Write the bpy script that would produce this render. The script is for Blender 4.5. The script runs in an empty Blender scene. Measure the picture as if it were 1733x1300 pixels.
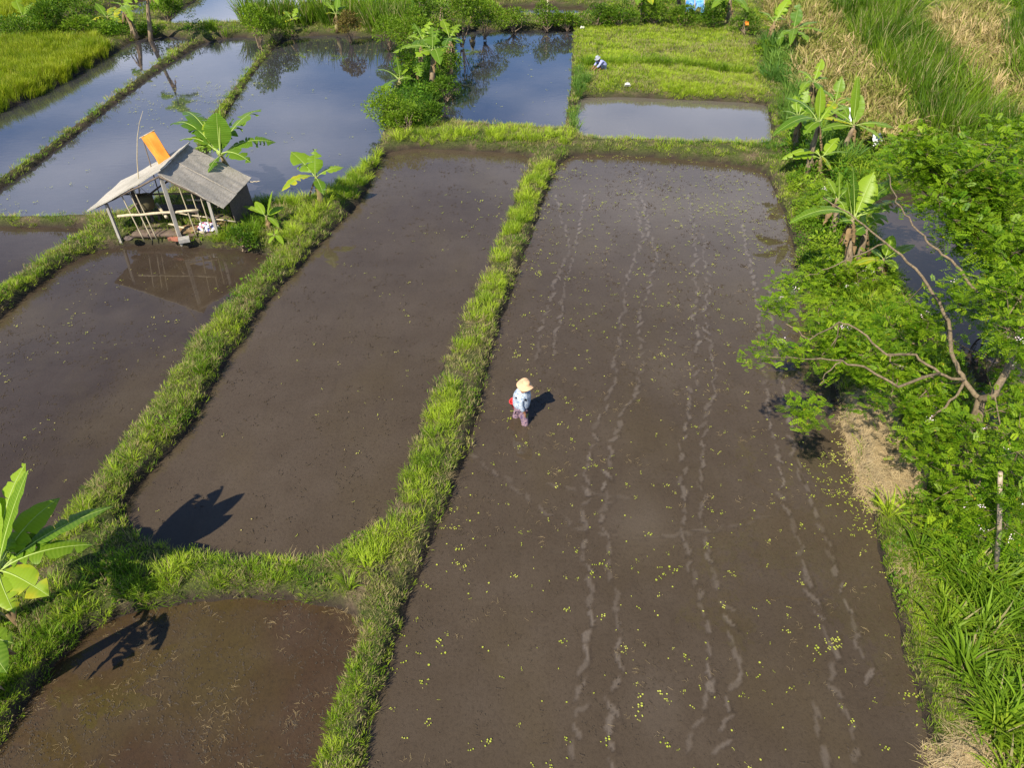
import bpy, bmesh, math, random
import numpy as np
from mathutils import Vector, Matrix, noise as mnoise

# ---------------------------------------------------------------- camera, sky, sun, exposure
R = math.radians
CAM_H = 11.5; FPX = 1250.0; PITCH = R(38)
scn = bpy.context.scene
COL = scn.collection
cam = bpy.data.cameras.new("camera"); camo = bpy.data.objects.new("camera", cam); COL.objects.link(camo)
camo.location = (0, 0, CAM_H); camo.rotation_euler = (R(90) - PITCH, 0, 0)
cam.sensor_width = 36.0; cam.lens = 36.0 * FPX / 1733.0; cam.clip_end = 3000
scn.camera = camo

SUN_EL = R(46); SUN_AZ = math.atan2(-.545, -.839)      # direction towards the sun, from +Y clockwise
sd = bpy.data.lights.new("sun", 'SUN'); sd.energy = 5.0; sd.angle = R(0.5); sd.color = (1.0, .92, .76)
so = bpy.data.objects.new("sun", sd); COL.objects.link(so); so.location = (-20, -26, 40)
sdir = Vector((math.sin(SUN_AZ) * math.cos(SUN_EL), math.cos(SUN_AZ) * math.cos(SUN_EL), math.sin(SUN_EL)))
so.rotation_euler = sdir.to_track_quat('Z', 'Y').to_euler()

world = bpy.data.worlds.new("World"); scn.world = world; world.use_nodes = True
wn = world.node_tree.nodes; wl = world.node_tree.links; wn.clear()
wo = wn.new('ShaderNodeOutputWorld'); bg = wn.new('ShaderNodeBackground'); bg.inputs['Strength'].default_value = .075
sky = wn.new('ShaderNodeTexSky'); sky.sky_type = 'NISHITA'; sky.sun_disc = False
sky.sun_elevation = SUN_EL; sky.sun_rotation = SUN_AZ % (2 * math.pi); sky.ozone_density = 3.5; sky.dust_density = .3
tc = wn.new('ShaderNodeTexCoord'); sep = wn.new('ShaderNodeSeparateXYZ'); wl.new(tc.outputs['Generated'], sep.inputs[0])
zz = wn.new('ShaderNodeMath'); zz.operation = 'MAXIMUM'; wl.new(sep.outputs['Z'], zz.inputs[0]); zz.inputs[1].default_value = .06
dv = wn.new('ShaderNodeVectorMath'); dv.operation = 'DIVIDE'; cz = wn.new('ShaderNodeCombineXYZ')
for i in range(3): wl.new(zz.outputs[0], cz.inputs[i])
wl.new(tc.outputs['Generated'], dv.inputs[0]); wl.new(cz.outputs[0], dv.inputs[1])
cn = wn.new('ShaderNodeTexNoise'); cn.inputs['Scale'].default_value = .42; cn.inputs['Detail'].default_value = 6; cn.inputs['Roughness'].default_value = .48
mp = wn.new('ShaderNodeMapping'); mp.inputs['Location'].default_value = (3.1, 7.7, 0)
wl.new(dv.outputs[0], mp.inputs[0]); wl.new(mp.outputs[0], cn.inputs['Vector'])
cr = wn.new('ShaderNodeValToRGB'); cr.color_ramp.elements[0].position = .45; cr.color_ramp.elements[1].position = .74
wl.new(cn.outputs['Fac'], cr.inputs[0])
mx = wn.new('ShaderNodeMix'); mx.data_type = 'RGBA'; lo = wn.new('ShaderNodeMapRange'); lo.inputs['From Min'].default_value = .62; lo.inputs['From Max'].default_value = .40; wl.new(sep.outputs['Z'], lo.inputs['Value'])
cf = wn.new('ShaderNodeMath'); cf.operation = 'MULTIPLY'; wl.new(cr.outputs['Color'], cf.inputs[0]); wl.new(lo.outputs[0], cf.inputs[1]); wl.new(cf.outputs[0], mx.inputs['Factor'])
tn = wn.new('ShaderNodeMix'); tn.data_type = 'RGBA'; tn.blend_type = 'MULTIPLY'; tn.inputs['Factor'].default_value = 1; tn.inputs['B'].default_value = (.80, .98, 1.22, 1)
wl.new(sky.outputs[0], tn.inputs['A']); wl.new(tn.outputs['Result'], mx.inputs['A']); mx.inputs['B'].default_value = (14.5, 14.6, 16.0, 1)
wl.new(mx.outputs['Result'], bg.inputs['Color']); wl.new(bg.outputs[0], wo.inputs['Surface'])
scn.view_settings.view_transform = 'Standard'; scn.view_settings.look = 'None'
scn.view_settings.exposure = 0.75; scn.view_settings.gamma = 1
scn.cycles.max_bounces = 6; scn.cycles.transparent_max_bounces = 8

# ---------------------------------------------------------------- survey: where a sight line meets the flat ground
cp, sp = math.cos(PITCH), math.sin(PITCH)
def ray(u, v):
    a = (u - 866.5) / FPX; b = (650 - v) / FPX
    return np.array([a, cp + b * sp, -sp + b * cp])
def at(u, v, z=0.0):
    d = ray(u, v); t = (z - CAM_H) / d[2]; return d * t + np.array([0, 0, CAM_H])
def aty(u, v, y):
    d = ray(u, v); t = y / d[1]; return d * t + np.array([0, 0, CAM_H])
rng = np.random.default_rng(7); random.seed(7)

# ---------------------------------------------------------------- helpers
def link(o, parent=None, col=None):
    (col or COL).objects.link(o)
    if parent is not None:
        o.parent = parent; o.matrix_parent_inverse = Matrix.Translation(parent.location).inverted()
    return o
def tag(o, label=None, cat=None, group=None, kind=None):
    if label: o['label'] = label
    if cat: o['category'] = cat
    if group: o['group'] = group
    if kind: o['kind'] = kind
    return o
def thing(name, loc, label, cat, group=None):
    o = bpy.data.objects.new(name, None); o.location = Vector(loc); o.empty_display_size = .2
    COL.objects.link(o); return tag(o, label, cat, group)
class MB:
    """collects faces; build() links them as one mesh object"""
    def __init__(s): s.v = []; s.f = []; s.a = {}; s.n = 0
    def add(s, verts, faces, **attrs):
        verts = [tuple(p) for p in verts]; b = s.n
        s.v += verts; s.f += [tuple(i + b for i in f) for f in faces]; s.n += len(verts)
        for k in set(list(s.a) + list(attrs)):
            lst = s.a.setdefault(k, [0.0] * b)
            val = attrs.get(k, 0.0)
            lst += list(val) if hasattr(val, '__len__') else [float(val)] * len(verts)
    def tube(s, pts, rad, sides=6, cap=True, **attrs):
        pts = [Vector(p) for p in pts]; n = len(pts)
        if not hasattr(rad, '__len__'): rad = [rad] * n
        vs = []; t0 = (pts[1] - pts[0]).normalized()
        ref = Vector((0, 0, 1)) if abs(t0.z) < .9 else Vector((1, 0, 0))
        x = t0.cross(ref).normalized()
        for i, p in enumerate(pts):
            t = (pts[min(i + 1, n - 1)] - pts[max(i - 1, 0)]).normalized()
            x = (x - t * x.dot(t)).normalized(); y = t.cross(x)
            for k in range(sides):
                a = 2 * math.pi * k / sides; vs.append(p + (x * math.cos(a) + y * math.sin(a)) * rad[i])
        fs = [(i * sides + k, i * sides + (k + 1) % sides, (i + 1) * sides + (k + 1) % sides, (i + 1) * sides + k)
              for i in range(n - 1) for k in range(sides)]
        if cap: fs += [tuple(range(sides - 1, -1, -1)), tuple((n - 1) * sides + k for k in range(sides))]
        s.add(vs, fs, **attrs)
    def box(s, c, size, rot=None, **attrs):
        m = rot or Matrix.Identity(3); c = Vector(c)
        vs = [c + m @ Vector(((i & 1) - .5, ((i >> 1) & 1) - .5, ((i >> 2) & 1) - .5)) .__class__(
              ((((i & 1) - .5) * size[0]), ((((i >> 1) & 1) - .5) * size[1]), ((((i >> 2) & 1) - .5) * size[2]))) for i in range(8)]
        s.add(vs, [(0, 2, 3, 1), (4, 5, 7, 6), (0, 1, 5, 4), (2, 6, 7, 3), (0, 4, 6, 2), (1, 3, 7, 5)], **attrs)
    def beam(s, a, b, w, h, **attrs):
        a = Vector(a); b = Vector(b); d = b - a
        s.box((a + b) / 2, (w, h, d.length), d.to_track_quat('Z', 'Y').to_matrix(), **attrs)
    def mesh(s, name, mat, smooth=True):
        me = bpy.data.meshes.new(name); me.from_pydata(s.v, [], s.f)
        for k, val in s.a.items():
            at_ = me.attributes.new(k, 'FLOAT', 'POINT'); at_.data.foreach_set('value', np.array(val, dtype=np.float32))
        for m in (mat if isinstance(mat, (list, tuple)) else [mat]): me.materials.append(m)
        if smooth: me.polygons.foreach_set('use_smooth', [True] * len(me.polygons))
        me.update(); return me
    def build(s, name, mat, parent=None, smooth=True, col=None):
        return link(bpy.data.objects.new(name, s.mesh(name, mat, smooth)), parent, col)

# ---------------------------------------------------------------- materials
def newmat(name):
    m = bpy.data.materials.new(name); m.use_nodes = True
    nt = m.node_tree; nt.nodes.clear(); out = nt.nodes.new('ShaderNodeOutputMaterial')
    return m, nt, out
def N(nt, t, **kw):
    n = nt.nodes.new(t)
    for k, v in kw.items():
        if k in ('op',): n.operation = v
        elif k == 'blend': n.blend_type = v
        else: n.inputs[k].default_value = v
    return n
def rgba(c): return (c[0], c[1], c[2], 1)
def mixc(nt, fac, a, b, blend='MIX'):
    n = nt.nodes.new('ShaderNodeMix'); n.data_type = 'RGBA'; n.blend_type = blend
    for sock, val in (('Factor', fac), ('A', a), ('B', b)):
        if isinstance(val, (int, float)): n.inputs[sock].default_value = val if sock == 'Factor' else (val, val, val, 1)
        elif isinstance(val, tuple): n.inputs[sock].default_value = rgba(val)
        else: nt.links.new(val, n.inputs[sock])
    return n.outputs['Result']
def ramp(nt, src, p0, p1, c0=(0, 0, 0), c1=(1, 1, 1)):
    n = nt.nodes.new('ShaderNodeValToRGB'); e = n.color_ramp.elements
    e[0].position = p0; e[1].position = p1; e[0].color = rgba(c0); e[1].color = rgba(c1)
    nt.links.new(src, n.inputs[0]); return n.outputs['Color']
def noise(nt, scale, detail=4, rough=.55, coord='Object', stretch=None):
    t = nt.nodes.new('ShaderNodeTexCoord'); n = N(nt, 'ShaderNodeTexNoise', Scale=scale, Detail=detail, Roughness=rough)
    src = t.outputs[coord]
    if stretch:
        mpn = nt.nodes.new('ShaderNodeMapping'); mpn.inputs['Scale'].default_value = stretch
        nt.links.new(src, mpn.inputs[0]); src = mpn.outputs[0]
    nt.links.new(src, n.inputs['Vector']); return n.outputs['Fac']
def attr(nt, name, inst=False):
    n = nt.nodes.new('ShaderNodeAttribute'); n.attribute_name = name
    if inst: n.attribute_type = 'INSTANCER'
    return n.outputs['Fac']
def bump(nt, h, strength=.3, dist=.02):
    b = N(nt, 'ShaderNodeBump', Strength=strength, Distance=dist); nt.links.new(h, b.inputs['Height']); return b.outputs[0]

def solid(name, c, c2=None, scale=6, rough=.8, bs=.3, stretch=None, spec=.3, coord='Object', bd=.01):
    m, nt, out = newmat(name); p = N(nt, 'ShaderNodeBsdfPrincipled', Roughness=rough); p.inputs['Specular IOR Level'].default_value = spec
    f = noise(nt, scale, 6, .6, coord, stretch)
    col = mixc(nt, ramp(nt, f, .35, .65), c, c2 or tuple(x * .6 for x in c))
    nt.links.new(col, p.inputs['Base Color']); nt.links.new(bump(nt, f, bs, bd), p.inputs['Normal'])
    nt.links.new(p.outputs[0], out.inputs[0]); return m

def leafmat(name, cols, trans=.45, rough=.5, inst=False, dry=(.30, .23, .10), gloss=.16):
    """cols: dark, mid, bright leaf colours; per-leaf attribute 'b', per-plant 'tint' and 'dry'"""
    m, nt, out = newmat(name)
    b = attr(nt, 'b'); t = attr(nt, 'tint', inst); dr = attr(nt, 'dry', inst)
    c = mixc(nt, b, cols[0], cols[1]); c = mixc(nt, t, c, cols[2])
    f = noise(nt, 1.3, 3)
    c = mixc(nt, ramp(nt, f, .3, .7), c, mixc(nt, .35, c, cols[0]))
    # leaves whose own number is below the plant's dryness are straw coloured
    lt = N(nt, 'ShaderNodeMath', op='LESS_THAN'); bb = attr(nt, 'd'); nt.links.new(bb, lt.inputs[0]); nt.links.new(dr, lt.inputs[1])
    c = mixc(nt, lt.outputs[0], c, mixc(nt, b, dry, tuple(x * .6 for x in dry)))
    p = N(nt, 'ShaderNodeBsdfPrincipled', Roughness=rough); p.inputs['Specular IOR Level'].default_value = gloss
    nt.links.new(c, p.inputs['Base Color'])
    tr = nt.nodes.new('ShaderNodeBsdfTranslucent'); tcg = mixc(nt, 1.0, c, (1.15, 1.25, .55), 'MULTIPLY'); nt.links.new(tcg, tr.inputs['Color'])
    ms = N(nt, 'ShaderNodeMixShader'); ms.inputs[0].default_value = trans
    nt.links.new(p.outputs[0], ms.inputs[1]); nt.links.new(tr.outputs[0], ms.inputs[2]); nt.links.new(ms.outputs[0], out.inputs[0])
    return m

def watermat(name, mud, mud2, olive, olive_amt=.3, silt=(.18, .15, .125), ior=1.33, speck=.5, rough=.02):
    """shallow muddy water: wet mud below, a clear mirror surface on top"""
    m, nt, out = newmat(name); p = N(nt, 'ShaderNodeBsdfPrincipled', Roughness=.9)
    p.inputs['Specular IOR Level'].default_value = 0; p.inputs['Coat Weight'].default_value = 1
    p.inputs['Coat Roughness'].default_value = rough; p.inputs['Coat IOR'].default_value = ior
    big = noise(nt, .22, 5, .6); mid = noise(nt, 1.1, 6, .62); fine = noise(nt, 17, 10, .8, stretch=(1, .8, 1))
    c = mixc(nt, ramp(nt, big, .35, .65), mud, mud2)
    c = mixc(nt, ramp(nt, noise(nt, .35, 4, .5, stretch=(1.3, .7, 1)), .48, .66), c, mixc(nt, olive_amt, c, olive))
    c = mixc(nt, ramp(nt, mid, .4, .75), c, mixc(nt, .08, c, silt))
    c = mixc(nt, ramp(nt, fine, .36, .50), mixc(nt, .55 * speck, c, (.02, .015, .01)), c)
    # small dark clods and scraps
    vo = nt.nodes.new('ShaderNodeTexVoronoi'); vo.inputs['Scale'].default_value = 6.5; vo.inputs['Randomness'].default_value = 1
    t = nt.nodes.new('ShaderNodeTexCoord'); ns = N(nt, 'ShaderNodeTexNoise', Scale=6.0, Detail=3.0)
    nt.links.new(t.outputs['Object'], ns.inputs['Vector'])
    va = nt.nodes.new('ShaderNodeVectorMath'); va.operation = 'ADD'
    nt.links.new(t.outputs['Object'], va.inputs[0]); nt.links.new(ns.outputs['Color'], va.inputs[1]); nt.links.new(va.outputs[0], vo.inputs['Vector'])
    clod = mixc(nt, ramp(nt, noise(nt, .8, 5, .6), .42, .60), 1.0, ramp(nt, vo.outputs['Distance'], .07, .20))
    c = mixc(nt, clod, mixc(nt, .9 * speck, c, (.02, .015, .01)), c)
    st = noise(nt, 1.7, 7, .7, stretch=(2.4, .5, 1)); c = mixc(nt, ramp(nt, st, .52, .72), c, mixc(nt, .30 * speck, c, (.03, .022, .014)))
    s = attr(nt, 'silt'); c = mixc(nt, s, c, silt)
    ridge_shade = attr(nt, 'ridge'); c = mixc(nt, ridge_shade, c, mixc(nt, .4, c, (.02, .015, .012)))  # shaded side of the print rims, painted dark into the mud colour
    nt.links.new(c, p.inputs['Base Color'])
    hh = N(nt, 'ShaderNodeMath', op='MULTIPLY_ADD'); nt.links.new(s, hh.inputs[0]); hh.inputs[1].default_value = -1.2; nt.links.new(ridge_shade, hh.inputs[2])
    hb_ = N(nt, 'ShaderNodeBump', Strength=.3, Distance=.05); nt.links.new(hh.outputs[0], hb_.inputs['Height']); fb_ = N(nt, 'ShaderNodeBump', Strength=.7, Distance=.025); nt.links.new(fine, fb_.inputs['Height']); nt.links.new(hb_.outputs[0], fb_.inputs['Normal'])
    nt.links.new(fb_.outputs[0], p.inputs['Normal'])
    # the surface itself is nearly still; only over the churned prints does mud break it
    rp = noise(nt, 2.2, 3, .5, stretch=(1, 2.2, 1)); cb = N(nt, 'ShaderNodeBump', Strength=.05, Distance=.02); nt.links.new(rp, cb.inputs['Height'])
    mulr = N(nt, 'ShaderNodeMath', op='MULTIPLY'); nt.links.new(ridge_shade, mulr.inputs[0]); nt.links.new(fine, mulr.inputs[1])
    cb2 = N(nt, 'ShaderNodeBump', Strength=.35, Distance=.02); nt.links.new(mulr.outputs[0], cb2.inputs['Height']); nt.links.new(cb.outputs[0], cb2.inputs['Normal'])
    nt.links.new(cb2.outputs[0], p.inputs['Coat Normal'])
    nt.links.new(p.outputs[0], out.inputs[0]); return m

M = {}
M['water_brown'] = watermat('water_brown', (.056, .041, .027), (.070, .052, .035), (.075, .055, .025), .30, speck=.7)
M['water_dark'] = watermat('water_dark', (.036, .026, .019), (.046, .033, .024), (.10, .075, .035), .3, speck=.5)
M['water_straw'] = watermat('water_straw', (.045, .027, .014), (.057, .035, .019), (.07, .055, .015), .45, speck=.8)
M['water_pond'] = watermat('water_pond', (.026, .026, .034), (.034, .032, .038), (.04, .038, .03), .2, ior=2.15, speck=.3)
M['water_silty'] = watermat('water_silty', (.105, .092, .075), (.12, .105, .085), (.10, .09, .065), .2, ior=2.0, speck=.15)

# ground: earth with moss and litter
m, nt, out = newmat('earth'); p = N(nt, 'ShaderNodeBsdfPrincipled', Roughness=.95); p.inputs['Specular IOR Level'].default_value = .15
f1 = noise(nt, 1.6, 6, .6); f2 = noise(nt, 14, 8, .7)
c = mixc(nt, ramp(nt, f2, .35, .65), (.075, .052, .035), (.16, .125, .075))
g = mixc(nt, ramp(nt, f2, .35, .62), (.028, .040, .010), (.085, .095, .028))
wet = attr(nt, 'wet'); c = mixc(nt, ramp(nt, f1, .36, .52), c, g)
c = mixc(nt, wet, c, (.035, .026, .02)); nt.links.new(c, p.inputs['Base Color'])
nt.links.new(bump(nt, f2, .9, .06), p.inputs['Normal']); nt.links.new(p.outputs[0], out.inputs[0]); M['earth'] = m

M['grass'] = leafmat('grass', ((.070, .145, .008), (.195, .340, .020), (.42, .53, .040)), .42, .5, True, (.42, .36, .17))
M['grass_blue'] = leafmat('grass_blue', ((.05, .125, .020), (.10, .22, .035), (.20, .32, .05)), .40, .5, True, (.36, .33, .17))
M['fodder'] = leafmat('fodder', ((.045, .10, .006), (.11, .205, .012), (.22, .33, .022)), .40, .5, True, (.42, .36, .17))
M['rice'] = leafmat('rice', ((.13, .21, .010), (.24, .32, .016), (.36, .40, .026)), .45, .5, True, (.42, .34, .10))
M['dry_corn'] = leafmat('dry_corn', ((.22, .19, .06), (.40, .33, .12), (.20, .28, .03)), .30, .7, True, (.58, .44, .22))
M['straw'] = leafmat('straw', ((.30, .21, .10), (.52, .40, .22), (.44, .34, .17)), .15, .7, True, (.5, .4, .2))
M['weed'] = leafmat('weed', ((.045, .12, .008), (.12, .25, .014), (.27, .38, .024)), .4, .45, True, (.3, .25, .1))
M['tree_leaf'] = leafmat('tree_leaf', ((.05, .125, .006), (.16, .31, .010), (.36, .48, .024)), .48, .42, False, (.45, .40, .03))
M['shrub_leaf'] = leafmat('shrub_leaf', ((.035, .085, .008), (.10, .20, .012), (.25, .37, .022)), .4, .45, False, (.3, .25, .05))
M['floating'] = leafmat('floating', ((.24, .28, .03), (.38, .42, .05), (.50, .50, .10)), .1, .6, True, (.5, .42, .15))
M['petal'] = solid('petal', (.75, .55, .62), (.8, .7, .75), 20, .7)
M['bark'] = solid('bark', (.22, .165, .10), (.10, .075, .045), 22, .9, .7, (1, 1, .3))
M['bark_pale'] = solid('bark_pale', (.42, .34, .25), (.24, .18, .13), 18, .9, .6, (1, 1, .3))
M['twig'] = solid('twig', (.24, .18, .12), (.14, .10, .07), 30, .9, .4)
M['stem'] = solid('banana_stem', (.24, .22, .09), (.16, .10, .05), 9, .7, .5, (1, 1, .25))
M['stem_dry'] = solid('banana_stem_dry', (.30, .23, .15), (.13, .09, .06), 12, .9, .7, (1, 1, .25))
M['rib'] = solid('midrib', (.34, .42, .12), (.28, .36, .08), 10, .5, .1)
M['wood_grey'] = solid('wood_grey', (.42, .39, .34), (.27, .24, .21), 14, .85, .4, (1, 1, .12))
M['bamboo'] = solid('bamboo', (.50, .43, .29), (.34, .28, .19), 10, .6, .2, (1, 1, .2))
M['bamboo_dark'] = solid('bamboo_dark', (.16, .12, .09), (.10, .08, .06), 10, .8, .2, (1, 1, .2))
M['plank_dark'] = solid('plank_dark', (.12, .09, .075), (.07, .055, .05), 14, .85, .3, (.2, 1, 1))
M['concrete'] = solid('concrete', (.36, .34, .31), (.25, .23, .21), 9, .9, .4)
M['terracotta'] = solid('terracotta', (.35, .13, .08), (.22, .09, .06), 9, .9, .4)
M['white_cloth'] = solid('white_cloth', (.78, .76, .76), (.62, .60, .62), 6, .8, .3)
M['white_plastic'] = solid('white_plastic', (.82, .82, .84), (.7, .7, .72), 9, .45, .3)
M['orange'] = solid('orange_cloth', (.72, .27, .035), (.55, .19, .02), 2.2, .75, .2)
M['blue_tarp'] = solid('blue_tarp', (.03, .22, .55), (.22, .42, .68), 3, .45, .5)
M['skin'] = solid('skin', (.24, .115, .065), (.20, .09, .05), 12, .55, .1)
M['hair'] = solid('hair', (.015, .012, .01), None, 12, .6, .1)
M['hat'] = solid('hat_cloth', (.62, .40, .24), (.54, .34, .20), 14, .8, .2)
M['hat_grey'] = solid('hat_grey', (.34, .36, .40), (.26, .28, .33), 14, .8, .2)
M['lavender'] = solid('lavender_cloth', (.36, .38, .62), (.30, .32, .55), 9, .85, .2)
M['jeans'] = solid('jeans', (.05, .07, .10), (.03, .045, .07), 9, .85, .2)
M['bucket_red'] = solid('bucket_red', (.75, .06, .06), (.65, .05, .05), 5, .35, .05)
M['sheet_pink'] = solid('sheet_pink', (.55, .12, .16), (.2, .16, .4), 6, .8, .3)

def pattern(name, base, c1, c2, scale, rough=.85, th=.52):
    m, nt, out = newmat(name); p = N(nt, 'ShaderNodeBsdfPrincipled', Roughness=rough); p.inputs['Specular IOR Level'].default_value = .2
    f = noise(nt, scale, 3, .6); f2 = noise(nt, scale * 1.7, 2, .5, stretch=(1, 1.4, .8))
    c = mixc(nt, ramp(nt, f, th, th + .05), base, c1); c = mixc(nt, ramp(nt, f2, th + .04, th + .08), c, c2)
    nt.links.new(c, p.inputs['Base Color']); nt.links.new(bump(nt, noise(nt, 7, 3, .6, stretch=(1, 1, 2)), .9, .03), p.inputs['Normal']); nt.links.new(p.outputs[0], out.inputs[0]); return m
M['shirt'] = pattern('shirt', (.40, .46, .54), (.20, .27, .40), (.52, .56, .62), 17)
M['trousers'] = pattern('trousers', (.25, .17, .21), (.10, .07, .15), (.36, .22, .23), 24)
M['bundle'] = pattern('bundle', (.74, .74, .78), (.55, .06, .12), (.12, .12, .40), 5)

def roofmat(name='roof_sheet', lo=(.13, .11, .09), hi=(.36, .32, .265)):
    m, nt, out = newmat(name); p = N(nt, 'ShaderNodeBsdfPrincipled', Roughness=.9); p.inputs['Specular IOR Level'].default_value = .2
    f = noise(nt, 5, 5, .7, stretch=(6, 1, 6)); f2 = noise(nt, 30, 4, .7, stretch=(1, 3.5, 1)); f3 = noise(nt, .9, 4)
    c = mixc(nt, ramp(nt, f2, .38, .62), lo, hi); c = mixc(nt, ramp(nt, f, .35, .68), c, mixc(nt, .5, c, (.50, .47, .42)))
    c = mixc(nt, ramp(nt, f3, .45, .7), c, mixc(nt, .45, c, (.16, .15, .12)))
    nt.links.new(c, p.inputs['Base Color']); nt.links.new(bump(nt, f2, .5, .01), p.inputs['Normal']); nt.links.new(p.outputs[0], out.inputs[0]); return m
M['roof'] = roofmat(); M['roof_sun_tint'] = roofmat('roof_sun_tint', (.28, .25, .20), (.50, .46, .39))  # second roof colour is lighter: sun on the left slope, painted in
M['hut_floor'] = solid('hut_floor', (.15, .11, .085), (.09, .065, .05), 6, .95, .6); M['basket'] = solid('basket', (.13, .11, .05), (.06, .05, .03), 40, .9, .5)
M['bronze'] = leafmat('bronze_leaf', ((.08, .05, .02), (.16, .11, .03), (.20, .18, .04)), .35, .45, False, (.3, .15, .05))

def banana_mat():
    m, nt, out = newmat('banana_leaf')
    b = attr(nt, 'b'); u = attr(nt, 'u'); yel = attr(nt, 'yel'); e = attr(nt, 'e')
    c = mixc(nt, b, (.065, .16, .010), (.26, .38, .020))
    ml = N(nt, 'ShaderNodeMath', op='MULTIPLY'); nt.links.new(u, ml.inputs[0]); ml.inputs[1].default_value = 150.0
    sn = N(nt, 'ShaderNodeMath', op='SINE'); nt.links.new(ml.outputs[0], sn.inputs[0])
    sc = N(nt, 'ShaderNodeMath', op='MULTIPLY_ADD'); nt.links.new(sn.outputs[0], sc.inputs[0]); sc.inputs[1].default_value = .5; sc.inputs[2].default_value = .5
    c = mixc(nt, sc.outputs[0], c, mixc(nt, .28, c, (.30, .42, .05)))
    f = noise(nt, 2.5, 3)
    # yellow margins and brown edges on ageing leaves
    ad = N(nt, 'ShaderNodeMath', op='MULTIPLY_ADD'); nt.links.new(e, ad.inputs[0]); ad.inputs[1].default_value = .45; nt.links.new(yel, ad.inputs[2])
    ad2 = N(nt, 'ShaderNodeMath', op='MULTIPLY'); nt.links.new(ad.outputs[0], ad2.inputs[0]); nt.links.new(f, ad2.inputs[1])
    c = mixc(nt, ramp(nt, ad2.outputs[0], .32, .55), c, (.46, .44, .025))
    c = mixc(nt, ramp(nt, ad2.outputs[0], .66, .85), c, (.32, .16, .06))
    p = N(nt, 'ShaderNodeBsdfPrincipled', Roughness=.42); p.inputs['Specular IOR Level'].default_value = .3
    nt.links.new(c, p.inputs['Base Color']); nt.links.new(bump(nt, sc.outputs[0], .25, .004), p.inputs['Normal'])
    tr = nt.nodes.new('ShaderNodeBsdfTranslucent'); nt.links.new(mixc(nt, 1.0, c, (1.3, 1.5, .5), 'MULTIPLY'), tr.inputs['Color'])
    ms = N(nt, 'ShaderNodeMixShader'); ms.inputs[0].default_value = .42
    nt.links.new(p.outputs[0], ms.inputs[1]); nt.links.new(tr.outputs[0], ms.inputs[2]); nt.links.new(ms.outputs[0], out.inputs[0]); return m
M['banana'] = banana_mat()

# ---------------------------------------------------------------- paddies: surveyed outlines (photo pixels -> metres on the ground)
PADDY = {
 'centre': [(660,258),(700,252),(760,254),(840,258),(885,262),(900,275),(880,300),(860,365),(838,420),(812,475),(788,525),(768,570),(752,610),(732,660),(714,710),(692,770),(668,840),(640,880),(600,915),(560,940),(510,952),(450,948),(380,940),(320,935),(270,925),(235,908),(218,880),(222,850),(245,815),(290,770),(330,720),(360,665),(385,615),(420,565),(440,530),(480,485),(530,430),(590,365),(610,345),(630,310),(645,275)],
 'right': [(985,262),(1080,265),(1150,270),(1230,278),(1280,285),(1300,300),(1322,350),(1336,400),(1345,430),(1352,470),(1358,520),(1372,560),(1390,610),(1410,650),(1422,700),(1440,760),(1458,820),(1475,880),(1492,960),(1512,1040),(1532,1130),(1562,1220),(1582,1300),(1610,1400),(1640,1500),(560,1500),(590,1400),(612,1330),(625,1260),(640,1200),(660,1130),(680,1070),(700,1010),(720,950),(745,890),(775,810),(795,765),(805,715),(820,655),(835,600),(850,545),(868,490),(890,430),(912,370),(928,320),(942,285),(960,268)],
 'left': [(200,420),(250,415),(330,420),(400,425),(440,430),(462,438),(440,470),(400,505),(360,545),(320,595),(290,650),(260,690),(220,740),(180,790),(150,830),(125,870),(95,905),(60,960),(0,1010),(-150,1070),(-400,1000),(-300,760),(-100,610),(0,543),(60,490),(120,445),(160,428)],
 'front_left': [(250,1035),(330,1022),(420,1015),(500,1020),(560,1030),(602,1045),(612,1070),(598,1120),(580,1180),(555,1240),(535,1300),(500,1400),(440,1500),(-250,1500),(-100,1400),(-30,1290),(0,1265),(30,1220),(70,1160),(110,1110),(150,1070),(200,1045)],
 'small_left': [(-250,386),(-50,385),(60,385),(155,386),(140,402),(80,440),(40,470),(0,497),(-200,600),(-400,520)],
 'hut_pond': [(-70,371),(0,324),(60,283),(130,228),(200,173),(270,120),(345,72),(400,62),(458,66),(440,92),(410,130),(370,180),(350,205),(320,270),(285,325),(250,350),(200,368),(100,371),(0,372)],
 'far_left': [(0,306),(60,265),(130,212),(200,158),(270,106),(325,68),(300,62),(250,64),(225,70),(190,90),(150,115),(100,143),(50,168),(0,190),(-150,260),(-450,420),(-200,440)],
 'far_centre': [(492,62),(560,60),(630,62),(685,68),(690,100),(680,130),(665,160),(655,185),(650,210),(640,250),(610,290),(570,320),(530,335),(480,345),(430,345),(400,335),(345,285),(355,260),(385,195),(420,140),(450,100),(475,72)],
 'north': [(770,58),(800,52),(870,52),(940,50),(968,52),(966,90),(963,140),(958,190),(948,224),(900,218),(850,215),(800,212),(745,210),(735,200),(750,180),(745,150),(765,120),(772,85)],
 'silty': [(980,167),(1050,165),(1150,170),(1270,175),(1296,180),(1300,215),(1303,235),(1290,247),(1200,244),(1100,241),(1010,239),(985,233),(978,215)],
 'east': [(1470,350),(1520,330),(1600,332),(1670,372),(1700,430),(1715,520),(1740,600),(1800,650),(1900,820),(1900,950),(1800,960),(1745,900),(1715,820),(1670,720),(1620,620),(1560,540),(1520,480),(1490,430),(1475,390)],
 'upper_left': [(262,42),(300,18),(330,0),(370,-40),(440,-60),(640,-60),(640,10),(560,25),(520,38),(400,42),(300,45)],
 'north_strip': [(845,9),(950,10),(1020,14),(1035,24),(1010,30),(930,31),(850,28)],
 'horizon_pond': [(880,-30),(1070,-30),(1072,3),(980,2),(890,-2)],
 'muddy_strip': [(110,36),(150,22),(200,8),(260,-8),(300,-12),(250,28),(180,33)],
}
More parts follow.
